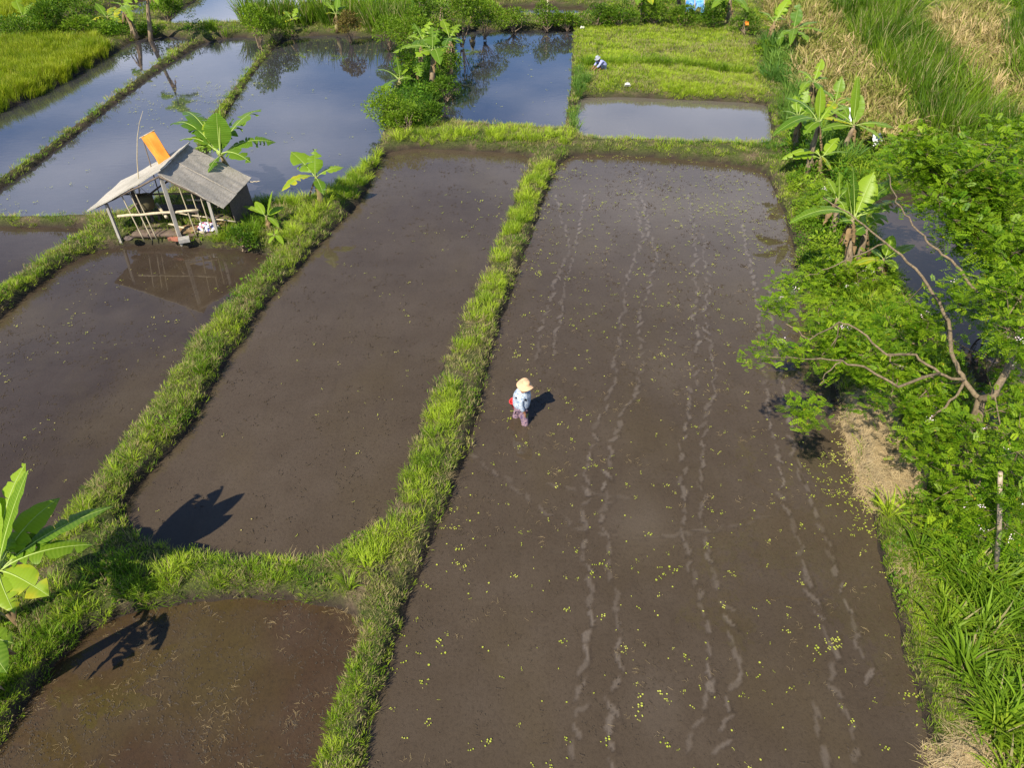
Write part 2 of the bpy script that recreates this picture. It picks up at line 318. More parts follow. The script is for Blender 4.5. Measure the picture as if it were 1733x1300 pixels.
def chaikin(p, n=2):
    for _ in range(n):
        q = np.empty((2 * len(p), 2)); nx = np.roll(p, -1, 0)
        q[0::2] = .87 * p + .13 * nx; q[1::2] = .13 * p + .87 * nx; p = q
    return p
def offset(poly, r):
    nx = np.roll(poly, -1, 0); pv = np.roll(poly, 1, 0); t = nx - pv; t /= np.linalg.norm(t, axis=1)[:, None] + 1e-9
    area = np.sum(poly[:, 0] * nx[:, 1] - nx[:, 0] * poly[:, 1]); s = 1 if area > 0 else -1
    return poly + s * r * np.stack([t[:, 1], -t[:, 0]], 1)
POLY = {k: chaikin(np.array([at(u, v)[:2] for u, v in pts])) for k, pts in PADDY.items()}
for k, r_ in (('centre', .07), ('left', .05), ('right', .04), ('far_left', .09), ('hut_pond', .09), ('far_centre', .09), ('silty', .12), ('north', .12)): POLY[k] = offset(POLY[k], r_)
def inside(poly, x, y):
    c = np.zeros(x.shape, bool); n = len(poly)
    for i in range(n):
        x0, y0 = poly[i]; x1, y1 = poly[(i + 1) % n]
        if y0 == y1: continue
        k = ((y0 > y) != (y1 > y)) & (x < (x1 - x0) * (y - y0) / (y1 - y0) + x0); c ^= k
    return c
def dist(poly, x, y, closed=True):
    d = np.full(x.shape, 1e9); n = len(poly)
    for i in range(n if closed else n - 1):
        a = poly[i]; b = poly[(i + 1) % n]; e = b - a; L = max(e @ e, 1e-9)
        t = np.clip(((x - a[0]) * e[0] + (y - a[1]) * e[1]) / L, 0, 1)
        d = np.minimum(d, (x - a[0] - t * e[0]) ** 2 + (y - a[1] - t * e[1]) ** 2)
    return np.sqrt(d)
GX0, GY0, GS = -62.0, -2.0, .09
gx = np.arange(GX0, 62, GS); gy = np.arange(GY0, 84, GS)
SDF = np.full((len(gy), len(gx)), 3.0)
for k, poly in POLY.items():
    x0, y0 = poly.min(0) - 3; x1, y1 = poly.max(0) + 3
    i0, i1 = np.clip([int((x0 - GX0) / GS), int((x1 - GX0) / GS) + 1], 0, len(gx)); j0, j1 = np.clip([int((y0 - GY0) / GS), int((y1 - GY0) / GS) + 1], 0, len(gy))
    if i1 <= i0 or j1 <= j0: continue
    X, Y = np.meshgrid(gx[i0:i1], gy[j0:j1]); d = dist(poly, X, Y); s = np.where(inside(poly, X, Y), -d, d)
    SDF[j0:j1, i0:i1] = np.minimum(SDF[j0:j1, i0:i1], s)
# value noise (smooth, tileable by hashing) for wobbling edges and scatter patches
_tab = np.random.default_rng(3).random((256, 256))
def vn(x, y, s):
    x = np.asarray(x) * s; y = np.asarray(y) * s; xi = np.floor(x).astype(int); yi = np.floor(y).astype(int)
    fx = x - xi; fy = y - yi; fx = fx * fx * (3 - 2 * fx); fy = fy * fy * (3 - 2 * fy)
    T = lambda a, b: _tab[a % 256, b % 256]
    return (T(xi, yi) * (1 - fx) + T(xi + 1, yi) * fx) * (1 - fy) + (T(xi, yi + 1) * (1 - fx) + T(xi + 1, yi + 1) * fx) * fy
def fbm(x, y, s): return (vn(x, y, s) + .5 * vn(x + 7, y + 3, s * 2.1) + .25 * vn(x + 1, y + 9, s * 4.3)) / 1.75
def sdf(x, y):
    x = np.asarray(x, float); y = np.asarray(y, float)
    fx = np.clip((x - GX0) / GS, 0, len(gx) - 1.001); fy = np.clip((y - GY0) / GS, 0, len(gy) - 1.001)
    i = fx.astype(int); j = fy.astype(int); a = fx - i; b = fy - j
    d = (SDF[j, i] * (1 - a) + SDF[j, i + 1] * a) * (1 - b) + (SDF[j + 1, i] * (1 - a) + SDF[j + 1, i + 1] * a) * b
    return d + (fbm(x, y, 2.2) - .5) * (.16 - .08 * sstep((y - 24) / 4))
def sstep(t): t = np.clip(t, 0, 1); return t * t * (3 - 2 * t)
def height(x, y):
    d = sdf(x, y); n = fbm(x, y, 1.3) - .5; n2 = fbm(x + 31, y, .35) - .5
    h = .27 * sstep((d + .02) / .20) + n * .12 * sstep(d / .5) + n2 * .35 * sstep((d - .4) / 2) + .10 * sstep((d - .15) / .7)
    return np.where(d < 0, -.14 * sstep(-d / .2), h)

# ---------------------------------------------------------------- ground sheet, reaching the horizon
rows = [-600, -200, -60, -20, -6, 0, 2]; y = 3.4
while y < 80: rows.append(y); y += max(.07, .0065 * y)
rows += [84, 92, 110, 150, 250, 500, 1200]
cols = [-60, -20, -8, -3, -1.6, -1.1] + list(np.arange(-.86, .8601, .0056)) + [1.1, 1.6, 3, 8, 20, 60]
rows = np.array(rows, float); cols = np.array(cols)
X = cols[None, :] * np.maximum(rows + 8, 11.0)[:, None]; Y = np.repeat(rows[:, None], len(cols), 1)
Z = height(X, Y); D = sdf(X, Y)
nr, nc = X.shape; idx = np.arange(nr * nc).reshape(nr, nc)
fq = np.stack([idx[:-1, :-1], idx[:-1, 1:], idx[1:, 1:], idx[1:, :-1]], -1).reshape(-1, 4)
me = bpy.data.meshes.new('ground'); me.from_pydata(np.stack([X, Y, Z], -1).reshape(-1, 3).tolist(), [], fq.tolist())
me.polygons.foreach_set('use_smooth', [True] * len(me.polygons)); me.materials.append(M['earth'])
wa = me.attributes.new('wet', 'FLOAT', 'POINT'); wa.data.foreach_set('value', (1 - sstep((D - .03) / .13)).reshape(-1).astype(np.float32))
ground = link(bpy.data.objects.new('ground', me)); tag(ground, 'earth banks and fields between the flooded paddies', kind='structure')

# ---------------------------------------------------------------- water sheets
WLAB = {
 'centre': ('water_brown', 'brown muddy water in the rounded centre paddy beside the farmer'),
 'right': ('water_brown', 'widest muddy paddy with rows of footprints where the farmer stands'),
 'left': ('water_dark', 'dark muddy paddy in front of the thatched hut'),
 'front_left': ('water_straw', 'brown paddy with cut straw near the lowest banana leaves'),
 'small_left': ('water_dark', 'narrow dark paddy left of the hut'),
 'hut_pond': ('water_pond', 'blue pond behind the hut between two narrow bunds'),
 'far_left': ('water_pond', 'blue pond along the yellow rice field'),
 'far_centre': ('water_pond', 'large blue pond right of the hut banana plants'),
 'north': ('water_pond', 'blue pond left of the lawn with the squatting worker'),
 'silty': ('water_silty', 'small grey silty pond below the lawn'),
 'east': ('water_dark', 'shaded brown pond behind the leafy tree on the bank'),
 'upper_left': ('water_pond', 'pale blue pond behind the tall grass belt'),
 'north_strip': ('water_dark', 'thin brown water strip behind the hedge'),
 'horizon_pond': ('water_pond', 'farthest blue water strip at the top edge'),
 'muddy_strip': ('water_dark', 'brown mud strip behind the banana plants beyond the rice'),
}
def offset(poly, r):
    nx = np.roll(poly, -1, 0); pv = np.roll(poly, 1, 0); t = nx - pv; t /= np.linalg.norm(t, axis=1)[:, None] + 1e-9
    area = np.sum(poly[:, 0] * nx[:, 1] - nx[:, 0] * poly[:, 1]); s = 1 if area > 0 else -1
    return poly + s * r * np.stack([t[:, 1], -t[:, 0]], 1)
TRACKS = [[(940,330),(965,420),(945,470),(920,540),(905,610)], [(990,330),(970,430),(950,510),(935,600)],
 [(1075,330),(1088,400),(1062,470),(1050,560),(1040,650),(1010,720),(992,800),(990,870),(985,940),(1000,990),(1000,1060),(990,1120),(985,1180),(975,1260),(972,1330)],
 [(1080,300),(1100,400),(1110,430),(1095,490),(1080,560),(1088,640),(1050,700),(1035,760),(1028,820),(1025,880),(1030,950),(1045,1020),(1045,1090),(1040,1160),(1035,1230),(1035,1330)],
 [(1165,330),(1180,430),(1175,520),(1180,600),(1165,680),(1155,760),(1155,850),(1160,910),(1175,980),(1195,1040),(1200,1100),(1205,1180),(1170,1260)],
 [(1190,400),(1198,480),(1195,560),(1212,640),(1190,720),(1185,800),(1190,870),(1195,920),(1215,1000),(1240,1060),(1250,1130),(1230,1200),(1215,1300)],
 [(1255,380),(1280,500),(1290,600),(1300,700),(1320,800),(1330,860),(1355,930),(1370,1000),(1400,1080),(1410,1150),(1440,1220),(1450,1300)],
 [(1300,480),(1320,640),(1345,770),(1365,830),(1390,900),(1415,960),(1440,1040),(1460,1130),(1465,1160)], [(1385,1190),(1390,1300)],
 [(780,760),(860,810),(920,870),(970,890),(1050,910),(1110,912),(1190,900),(1260,890),(1300,870)], [(930,820),(1000,830),(1070,845)]]
wi = 0
for k, poly in POLY.items():
    z = .004 * (wi % 5); wi += 1; P = offset(poly, .16)
    mb = MB()
    if k == 'right':
        s = .045; x0, y0 = P.min(0); x1, y1 = P.max(0); xs = np.arange(x0, x1 + s, s); ys = np.arange(y0, y1 + s, s)
        XX, YY = np.meshgrid(xs, ys); silt = np.zeros(XX.shape); ridge = np.zeros(XX.shape)
        wxx = XX + (fbm(XX, YY, 5) - .5) * .14; wyy = YY + (fbm(XX + 9, YY, 5) - .5) * .14
        for ti, tr in enumerate(TRACKS):
            pts = np.array([at(*q)[:2] for q in tr]); seg = np.linalg.norm(np.diff(pts, axis=0), axis=1); L = seg.sum(); cum = np.r_[0, np.cumsum(seg)]
            a = .1
            while a < L:
                j = min(np.searchsorted(cum, a) - 1, len(seg) - 1); j = max(j, 0); f = (a - cum[j]) / seg[j]
                c = pts[j] * (1 - f) + pts[j + 1] * f; d = (pts[j + 1] - pts[j]) / seg[j]; ang = math.atan2(d[1], d[0]) + rng.normal(0, .3)
                c = c + rng.normal(0, .035, 2); la = rng.uniform(.13, .22); lb = rng.uniform(.028, .056)
                i0 = int((c[0] - .6 - x0) / s); i1 = i0 + int(1.2 / s); j0 = int((c[1] - .6 - y0) / s); j1 = j0 + int(1.2 / s)
                i0 = max(i0, 0); j0 = max(j0, 0)
                dx = wxx[j0:j1, i0:i1] - c[0]; dy = wyy[j0:j1, i0:i1] - c[1]
                q = np.sqrt(((dx * math.cos(ang) + dy * math.sin(ang)) / la) ** 2 + ((-dx * math.sin(ang) + dy * math.cos(ang)) / lb) ** 2)
                amp = rng.uniform(.4, 1.0) * (.5 if ti in (9, 10) else 1)
                silt[j0:j1, i0:i1] = np.maximum(silt[j0:j1, i0:i1], amp * sstep((1.15 - q) / .35))
                ridge[j0:j1, i0:i1] = np.maximum(ridge[j0:j1, i0:i1], amp * .6 * sstep((1.9 - q) / .5) * sstep((q - 1.0) / .25) * sstep((dx - dy * .6) / .06))  # rim on the side away from the sun; also drives its painted shade
                a += rng.uniform(.30, .42)
        silt = silt * .52 * (.45 + .9 * fbm(XX + 3, YY, .6))
        # a broad silty bloom where the water was stirred
        for (u, v, r, am) in ((1080, 880, .9, .16), (1110, 1180, .7, .12), (1130, 620, 1.6, .10), (1000, 420, 1.5, .08)):
            c = at(u, v); silt = np.maximum(silt, am * sstep(1 - np.hypot(XX - c[0], (YY - c[1]) * .7) / r) * (.4 + fbm(XX, YY, 1.2)))
        ins = inside(P, XX, YY); keep = ins[:-1, :-1] & ins[1:, :-1] & ins[:-1, 1:] & ins[1:, 1:]
        idx = np.arange(XX.size).reshape(XX.shape)
        fq = np.stack([idx[:-1, :-1], idx[:-1, 1:], idx[1:, 1:], idx[1:, :-1]], -1)[keep]
        used = np.unique(fq); remap = -np.ones(XX.size, int); remap[used] = np.arange(len(used))
        mb.add(np.stack([XX.ravel()[used], YY.ravel()[used], np.full(len(used), z)], 1).tolist(), remap[fq].tolist(), silt=silt.ravel()[used].tolist(), ridge=ridge.ravel()[used].tolist())
    else:
        mb.add([(p[0], p[1], z) for p in P], [tuple(range(len(P)))], silt=0.0, ridge=0.0)
    o = mb.build('paddy_water', M[WLAB[k][0]], smooth=False); tag(o, WLAB[k][1], kind='structure')
    for pl in o.data.polygons[:1]:
        if pl.normal.z < 0: o.data.flip_normals()

# ---------------------------------------------------------------- plants that nobody could count: clumps and their scatter
def clump(name, mat, n, rad, h, w, lean=.5, droop=.6, segs=4, seed=0, wmid=.35, hj=.4):
    r = np.random.default_rng(seed); mb = MB()
    for i in range(n):
        a = r.uniform(0, 2 * math.pi); q = rad * math.sqrt(r.uniform(0, 1)); bx, by = q * math.cos(a), q * math.sin(a)
        da = a + r.normal(0, .8); L = h * r.uniform(1 - hj, 1); le = lean * r.uniform(.2, 1); dr = droop * r.uniform(.3, 1)
        ww = w * r.uniform(.6, 1.1); vs = []; px, pz = 0.0, 0.0; ang = le; ux, uy = math.cos(da), math.sin(da)
        tw = r.uniform(-.8, .8) + math.pi / 2; sx, sy = math.cos(da + tw), math.sin(da + tw)
        for k in range(segs + 1):
            t = k / segs; wd = ww * (min(1, .45 + t / wmid * .55) if t < wmid else (1 - ((t - wmid) / (1 - wmid)) ** 1.6)) * .5
            cx, cy = bx + ux * px, by + uy * px
            if k == segs: vs.append((cx, cy, pz))
            else: vs += [(cx - sx * wd, cy - sy * wd, pz), (cx + sx * wd, cy + sy * wd, pz)]
            px += math.sin(ang) * L / segs; pz += math.cos(ang) * L / segs; ang += dr * 2.2 / segs * (k + 1) / segs * 1.6
            ang = min(ang, 2.7)
        fs = [(2 * k, 2 * k + 1, 2 * k + 3, 2 * k + 2) for k in range(segs - 1)] + [(2 * segs - 2, 2 * segs - 1, 2 * segs)]
        mb.add(vs, fs, b=float(r.random()), d=float(r.random()))
    me = mb.mesh(name, mat); return bpy.data.objects.new(name, me)
def broadleaf(name, mat, n, rad, h, size, seed=0):
    r = np.random.default_rng(seed); mb = MB()
    for i in range(n):
        a = r.uniform(0, 2 * math.pi); q = rad * math.sqrt(r.random()); z = h * r.random() * (1 - .5 * (q / rad) ** 2)
        c = Vector((q * math.cos(a), q * math.sin(a), z)); leaf_quad(mb, c, Vector((math.cos(a), math.sin(a), r.uniform(-.2, 1))), size * r.uniform(.6, 1.2), r)
    return bpy.data.objects.new(name, mb.mesh(name, mat))
def leaf_quad(mb, c, d, L, r, wf=.55, **kw):
    d = (d + Vector(r.normal(0, .45, 3))).normalized(); s = d.cross(Vector((0, 0, 1)) + Vector(r.normal(0, .35, 3))).normalized(); n = s.cross(d)
    w = L * wf * .5
    vs = [c, c + d * L * .45 + s * w + n * w * .35, c + d * L, c + d * L * .45 - s * w + n * w * .35]
    at_ = dict(b=float(r.random()), d=float(r.random())); at_.update(kw); mb.add(vs, [(0, 1, 2), (0, 2, 3)], **at_)

def source(name, objs):
    c = bpy.data.collections.new(name)
    for o in objs: c.objects.link(o)
    ng = bpy.data.node_groups.new(name, 'GeometryNodeTree')
    ng.interface.new_socket('Geometry', in_out='INPUT', socket_type='NodeSocketGeometry')
    ng.interface.new_socket('Geometry', in_out='OUTPUT', socket_type='NodeSocketGeometry')
    gi = ng.nodes.new('NodeGroupInput'); go = ng.nodes.new('NodeGroupOutput')
    iop = ng.nodes.new('GeometryNodeInstanceOnPoints'); ci = ng.nodes.new('GeometryNodeCollectionInfo')
    ci.inputs['Collection'].default_value = c; ci.inputs['Separate Children'].default_value = True; ci.inputs['Reset Children'].default_value = True
    iop.inputs['Pick Instance'].default_value = True
    def na(n, t):
        x = ng.nodes.new('GeometryNodeInputNamedAttribute'); x.data_type = t; x.inputs['Name'].default_value = n; return x.outputs['Attribute']
    L = ng.links.new
    L(gi.outputs[0], iop.inputs['Points']); L(ci.outputs[0], iop.inputs['Instance']); L(na('idx', 'INT'), iop.inputs['Instance Index'])
    L(na('rot', 'FLOAT_VECTOR'), iop.inputs['Rotation']); L(na('scl', 'FLOAT_VECTOR'), iop.inputs['Scale']); L(iop.outputs[0], go.inputs[0])
    return ng, len(objs)
SRC = {
 'turf': source('turf', [clump('turf', M['grass'], 30, .13, .11, .011, .9, .5, 3, s) for s in range(4)]),
 'sward': source('sward', [clump('sward', M['grass'], 34, .13, .26, .013, .6, .8, 4, 10 + s) for s in range(4)]),
 'tussock': source('tussock', [clump('tussock', M['grass'], 46, .12, .52, .016, .7, 1.0, 5, 20 + s) for s in range(4)]),
 'blue_tussock': source('blue_tussock', [clump('blue_tussock', M['grass_blue'], 46, .14, .50, .017, .6, .9, 5, 30 + s) for s in range(3)]),
 'strap': source('strap', [clump('strap', M['grass'], 30, .10, .95, .042, .75, 1.15, 7, 40 + s) for s in range(4)]),
 'elephant': source('elephant', [clump('elephant', M['fodder'], 46, .30, 1.55, .042, .28, .55, 6, 50 + s, hj=.55) for s in range(4)]),
 'rice': source('rice', [clump('rice', M['rice'], 40, .16, .42, .018, .35, .55, 4, 60 + s) for s in range(3)]),
 'corn': source('corn', [clump('corn', M['dry_corn'], 24, .18, 1.15, .062, .6, 1.5, 6, 70 + s, hj=.6) for s in range(5)]),
 'straw': source('straw', [clump('straw', M['straw'], 40, .22, .40, .007, 1.50, .35, 3, 80 + s) for s in range(3)]),
 'weed': source('weed', [broadleaf('weed', M['weed'], 60, .16, .16, .055, 90 + s) for s in range(3)]),
 'herb': source('herb', [broadleaf('herb', M['weed'], 90, .28, .5, .10, 95 + s) for s in range(3)]),
}
def fl(name, n, size, rad, seed):
    r = np.random.default_rng(seed); mb = MB()
    for i in range(n):
        a = r.uniform(0, 6.28); q = rad * math.sqrt(r.random()) if i else 0; c = Vector((q * math.cos(a), q * math.sin(a), .004 + .002 * i)); s = size * r.uniform(.5, 1)
        k = 6; vs = [c + Vector((s * math.cos(j * 6.283 / k + a) * r.uniform(.7, 1.1), s * math.sin(j * 6.283 / k + a) * r.uniform(.7, 1.1), r.uniform(0, .006))) for j in range(k)]
        mb.add(vs, [tuple(range(k))], b=float(r.random()), d=float(r.random()))
    return bpy.data.objects.new(name, mb.mesh(name, M['floating']))
SRC['duckweed'] = source('duckweed', [fl('duckweed', 1, .022, .0, 1), fl('duckweed', 3, .022, .05, 2), fl('duckweed', 6, .02, .09, 3), fl('duckweed', 2, .014, .04, 4)])
def sticks(name, n, L, seed, mat):
    r = np.random.default_rng(seed); mb = MB()
    for i in range(n):
        a = r.uniform(0, 6.28); c = Vector((r.normal(0, .05), r.normal(0, .05), .006)); l = L * r.uniform(.4, 1); d = Vector((math.cos(a), math.sin(a), r.uniform(-.02, .08)))
        mb.tube([c - d * l / 2, c + d * l / 2 + Vector((r.normal(0, .01), r.normal(0, .01), 0))], .0022, 3, False, b=float(r.random()), d=float(r.random()))
    return bpy.data.objects.new(name, mb.mesh(name, mat))
SRC['sticks'] = source('sticks', [sticks('sticks', 1, .16, 1, M['straw']), sticks('sticks', 3, .12, 2, M['straw']), sticks('sticks', 6, .14, 3, M['straw'])])

def place(name, src, pts, label, cat, scl=(.8, 1.2), tint=None, dry=0.0, z=None, tilt=.15, zscl=None, sink=.02):
    pts = np.asarray(pts, float)
    n = len(pts)
    if n == 0: return None
    ng, k = SRC[src]; zz = height(pts[:, 0], pts[:, 1]) - sink if z is None else np.full(n, z)
    me = bpy.data.meshes.new(name); me.vertices.add(n); me.vertices.foreach_set('co', np.stack([pts[:, 0], pts[:, 1], zz], 1).astype(np.float32).ravel())
    def A(nm, t, v):
        a = me.attributes.new(nm, t, 'POINT'); a.data.foreach_set('vector' if t == 'FLOAT_VECTOR' else 'value', v.ravel())
    A('idx', 'INT', rng.integers(0, k, n).astype(np.int32))
    A('rot', 'FLOAT_VECTOR', np.stack([rng.normal(0, tilt, n), rng.normal(0, tilt, n), rng.uniform(0, 6.283, n)], 1).astype(np.float32))
    s = rng.uniform(scl[0], scl[1], n) * (pts[:, 2] if pts.shape[1] > 2 else 1); zs = s * (zscl if zscl is not None else 1)
    A('scl', 'FLOAT_VECTOR', np.stack([s, s, zs], 1).astype(np.float32))
    tn = np.clip((fbm(pts[:, 0], pts[:, 1], .9) - .5) * 2.4 + .36 + rng.normal(0, .20, n), 0, 1) if tint is None else np.clip(np.asarray(tint) + (fbm(pts[:, 0] + 11, pts[:, 1], 1.3) - .5) * 1.5 + rng.normal(0, .18, n), 0, 1)
    A('tint', 'FLOAT', np.broadcast_to(tn, n).astype(np.float32).copy())
    A('dry', 'FLOAT', np.clip(np.broadcast_to(dry, n) + rng.normal(0, .05, n), 0, 1).astype(np.float32))
    o = bpy.data.objects.new(name, me); COL.objects.link(o); md = o.modifiers.new('scatter', 'NODES'); md.node_group = ng
    return tag(o, label, cat, kind='stuff')
def inview(x, y, mar=.22):
    dep = y * cp + CAM_H * sp; u = FPX * x / dep / 866.5; upv = (y * sp - CAM_H * cp) / dep * FPX / 650
    return (np.abs(u) < 1 + mar) & (upv < 1.25) & (upv > -1.35)
def rand_land(dens, x0=-50, x1=50, y0=3.5, y1=76, poly=None, dmin=.04, dmax=9, lod=True, pw=1.35, ref=13.0):
    """random points per square metre on land; thinner with distance, with matching larger clumps (third column)"""
    n = int(dens * (x1 - x0) * (y1 - y0)); out = []
    # draw in bands so that far bands cost little
    ys = np.array([y0] + [v for v in (8, 12, 16, 20, 26, 34, 45, 60) if y0 < v < y1] + [y1])
    for a, b in zip(ys[:-1], ys[1:]):
        r = math.hypot((a + b) / 2, CAM_H); f = min(1, (ref / r) ** pw) if lod else 1
        hw = min(max(-x0, x1), .9 * (b + 10)); xa, xb = max(x0, -hw), min(x1, hw)
        if xb <= xa: continue
        m = int(dens * f * (xb - xa) * (b - a)); x = rng.uniform(xa, xb, m); y = rng.uniform(a, b, m)
        out.append(np.stack([x, y, np.full(m, f ** -.33)], 1))
    p = np.concatenate(out); p = p[inview(p[:, 0], p[:, 1])]; d = sdf(p[:, 0], p[:, 1]); p = p[(d > dmin) & (d < dmax)]
    if poly is not None: p = p[inside(poly, p[:, 0], p[:, 1])]
    return p
def pp(pts, h=.3): return np.array([at(u, v, h)[:2] for u, v in pts])
def polybox(poly): a = poly.min(0); b = poly.max(0); return dict(x0=a[0], x1=b[0], y0=a[1], y1=b[1], poly=poly)
def along(line, dens, width, h=.3, dmin=.03):
    P = pp(line, h); out = []
    for a, b in zip(P[:-1], P[1:]):
        L = np.linalg.norm(b - a); n = max(1, int(L * width * dens)); t = rng.random(n)[:, None]; w = rng.uniform(-.5, .5, n)[:, None] * width
        d = (b - a) / L; out.append(a + (b - a) * t + w * np.array([-d[1], d[0]]))
    p = np.concatenate(out); return p[sdf(p[:, 0], p[:, 1]) > dmin]
ZRICE = pp([(-250,280),(-100,222),(0,188),(50,166),(100,141),(150,113),(195,88),(165,66),(80,66),(0,72),(-250,110)], .4)
ZRICE2 = pp([(-100,40),(0,36),(60,22),(110,8),(130,-20),(-150,-30)], .4)
ZLAWN = pp([(975,44),(1060,42),(1180,42),(1240,48),(1262,80),(1290,125),(1298,172),(1200,170),(1080,164),(985,162),(976,120)], .3)
ZCORN = pp([(1290,-20),(1372,-20),(1430,60),(1480,115),(1545,185),(1560,232),(1520,262),(1480,240),(1440,222),(1400,200),(1365,160),(1345,120),(1340,80),(1300,20)], .6)
ZCORN2 = pp([(1590,20),(1565,60),(1600,115),(1660,165),(1760,235),(1900,300),(1850,120),(1733,110),(1690,60),(1685,15),(1640,5)], .6)
ZELE = pp([(1375,-30),(1500,-30),(1560,60),(1610,130),(1690,200),(1740,250),(1660,270),(1570,240),(1545,185),(1480,115),(1430,60)], .6)
ZELE2 = pp([(1700,50),(1900,30),(2000,200),(1850,240),(1740,165),(1705,120)], .6)
ZMID = pp([(885,262),(965,262),(880,500),(815,720),(740,960),(660,1180),(630,1400),(500,1400),(600,1150),(612,1050),(560,975),(640,880),(690,760),(750,600),(850,380)])
ZBELT = pp([(410,54),(470,50),(560,48),(640,56),(700,64),(690,40),(600,25),(500,25),(415,36)], .2)
def notin(p, *polys):
    k = np.ones(len(p), bool)
    for q in polys: k &= ~inside(q, p[:, 0], p[:, 1])
    return p[k]
# short turf over every bank
P = rand_land(62, dmin=.05); P = notin(P, ZRICE, ZRICE2, ZCORN, ZCORN2, ZELE, ZELE2)
nz = fbm(P[:, 0], P[:, 1], .8)
place('turf_grass', 'turf', P, 'short creeping turf covering the earth banks', 'grass', (.8, 1.3), dry=np.clip(.20 + (fbm(P[:, 0] + 50, P[:, 1], 1.1) - .4) * 1.3 + .28 * inside(ZMID, P[:, 0], P[:, 1]), .05, .75))
P = rand_land(75, y1=22, dmin=.04, dmax=.40); P = notin(P, ZMID)
place('edge_turf', 'turf', P, 'dense creeping turf hanging over the paddy edges', 'grass', (.6, 1.0), tint=.5, dry=.30)
# longer sward in patches
P = rand_land(34, dmin=.10); P = notin(P, ZRICE, ZRICE2, ZCORN, ZCORN2, ZELE, ZELE2, ZLAWN, ZMID)
P = P[(fbm(P[:, 0] + 5, P[:, 1], .7) > .47) & (P[:, 1] < 21 + 0 * P[:, 0])]
place('sward_grass', 'sward', P, 'knee high green grass in patches along the banks', 'grass', (.6, 1.05), dry=.20)

# ---------------------------------------------------------------- banks: dressed strip by strip
# middle bund: bright tussocks along its crown, a mown greyish path, a bright fringe on its right lip
CROWN = [(930,275),(895,330),(868,390),(845,430),(830,500),(800,555),(775,620),(755,680),(742,740),(715,800),(690,870),(650,925),(610,965)]
P = along(CROWN, 42, .62); P = P[fbm(P[:, 0], P[:, 1], 1.4) > .38]
place('bund_tussocks', 'sward', P, 'bright green tussocks along the crown of the middle bund', 'grass', (.65, 1.2), tint=.78, dry=.04)
P = along([(905,300),(880,345),(862,400)], 14, .5); P = np.r_[P, along([(835,470),(825,520)], 7, .35), along([(640,930),(600,965),(560,985)], 12, .6), along([(770,600),(760,660),(735,745)], 5, .4)]
place('bund_long_grass', 'tussock', P, 'long arching grass tufts on the middle bund', 'grass', (.6, .95), tint=.7, dry=.05)
LIP = [(948,285),(935,312),(918,365),(898,428),(876,488),(858,543),(842,600),(828,652),(812,712),(800,762),(778,808),(750,885),(722,948)]
P = along(LIP, 95, .26); place('lip_grass', 'turf', P, 'thin bright fringe of grass on the right lip of the middle bund', 'grass', (1.0, 1.6), tint=.95, dry=.02)
LIP2 = [(716,955),(697,1012),(675,1072),(655,1132),(634,1202),(618,1262),(600,1332)]; LIP3 = [(612,1060),(605,1122),(588,1182),(563,1242),(543,1300),(520,1350)]
P = np.r_[along(LIP2, 75, .35), along(LIP3, 75, .30)]; place('fringe_grass', 'sward', P, 'bright upright fringes along both lips of the nearest bund', 'grass', (.45, .8), tint=.7, dry=.03)
P = np.r_[along([(700,880),(660,960),(640,1040),(625,1120),(600,1200),(575,1300)], 60, .45), along([(800,650),(782,700),(760,770),(720,860)], 60, .22)]
place('mown_grass', 'turf', P, 'greyish dry mown grass on the path of the nearest bund', 'grass', (.8, 1.2), tint=.1, dry=.55)
# left bund: olive, with a few long blades leaning over the dark paddy
P = along([(575,350),(520,400),(470,450),(430,510),(395,560),(350,600),(320,650),(280,720),(235,790),(190,850)], 26, .9)
place('olive_grass', 'sward', P, 'olive and yellow grass on the bund between the two large brown paddies', 'grass', (.6, 1.0), tint=.3, dry=.42)
P = along([(600,300),(560,330),(520,370),(480,420)], 12, .8); P = np.r_[P, along([(330,620),(300,680),(240,760),(170,840),(150,870)], 4, .5)]
place('leaning_grass', 'tussock', P, 'taller tufts leaning over the edge of the dark paddy', 'grass', (.6, 1.0), tint=.6, dry=.12)
P = np.r_[along([(650,250),(620,275),(600,300),(575,340)], 14, .9), along([(640,262),(600,310)], 8, .4)]
place('corner_grass', 'tussock', P, 'lush grass between the blue pond and the centre paddy corner', 'grass', (.6, 1.0), tint=.55)
# row of tussocks along the far bund
P = np.r_[along([(668,232),(740,236),(800,232),(860,236),(930,238),(975,240)], 9, 1.0), along([(730,228),(790,224),(850,228),(910,232)], 3, .5)]
place('tussock_row', 'tussock', P, 'row of pale green tussocks on the bund below the north pond', 'grass', (.8, 1.25), tint=.9, dry=.06)
P = along([(980,215),(982,180),(985,150),(985,118)], 9, .6); place('teal_grass', 'blue_tussock', P, 'bluish tufts at the left edge of the lawn', 'grass', (.9, 1.5), tint=.5)
P = np.r_[along([(1140,246),(1180,246),(1240,246)], 3, .5), along([(1240,248),(1290,252),(1310,245)], 6, .8)]
place('pond_edge_grass', 'blue_tussock', P, 'blue green tufts on the bund below the silty pond', 'grass', (.5, .8))
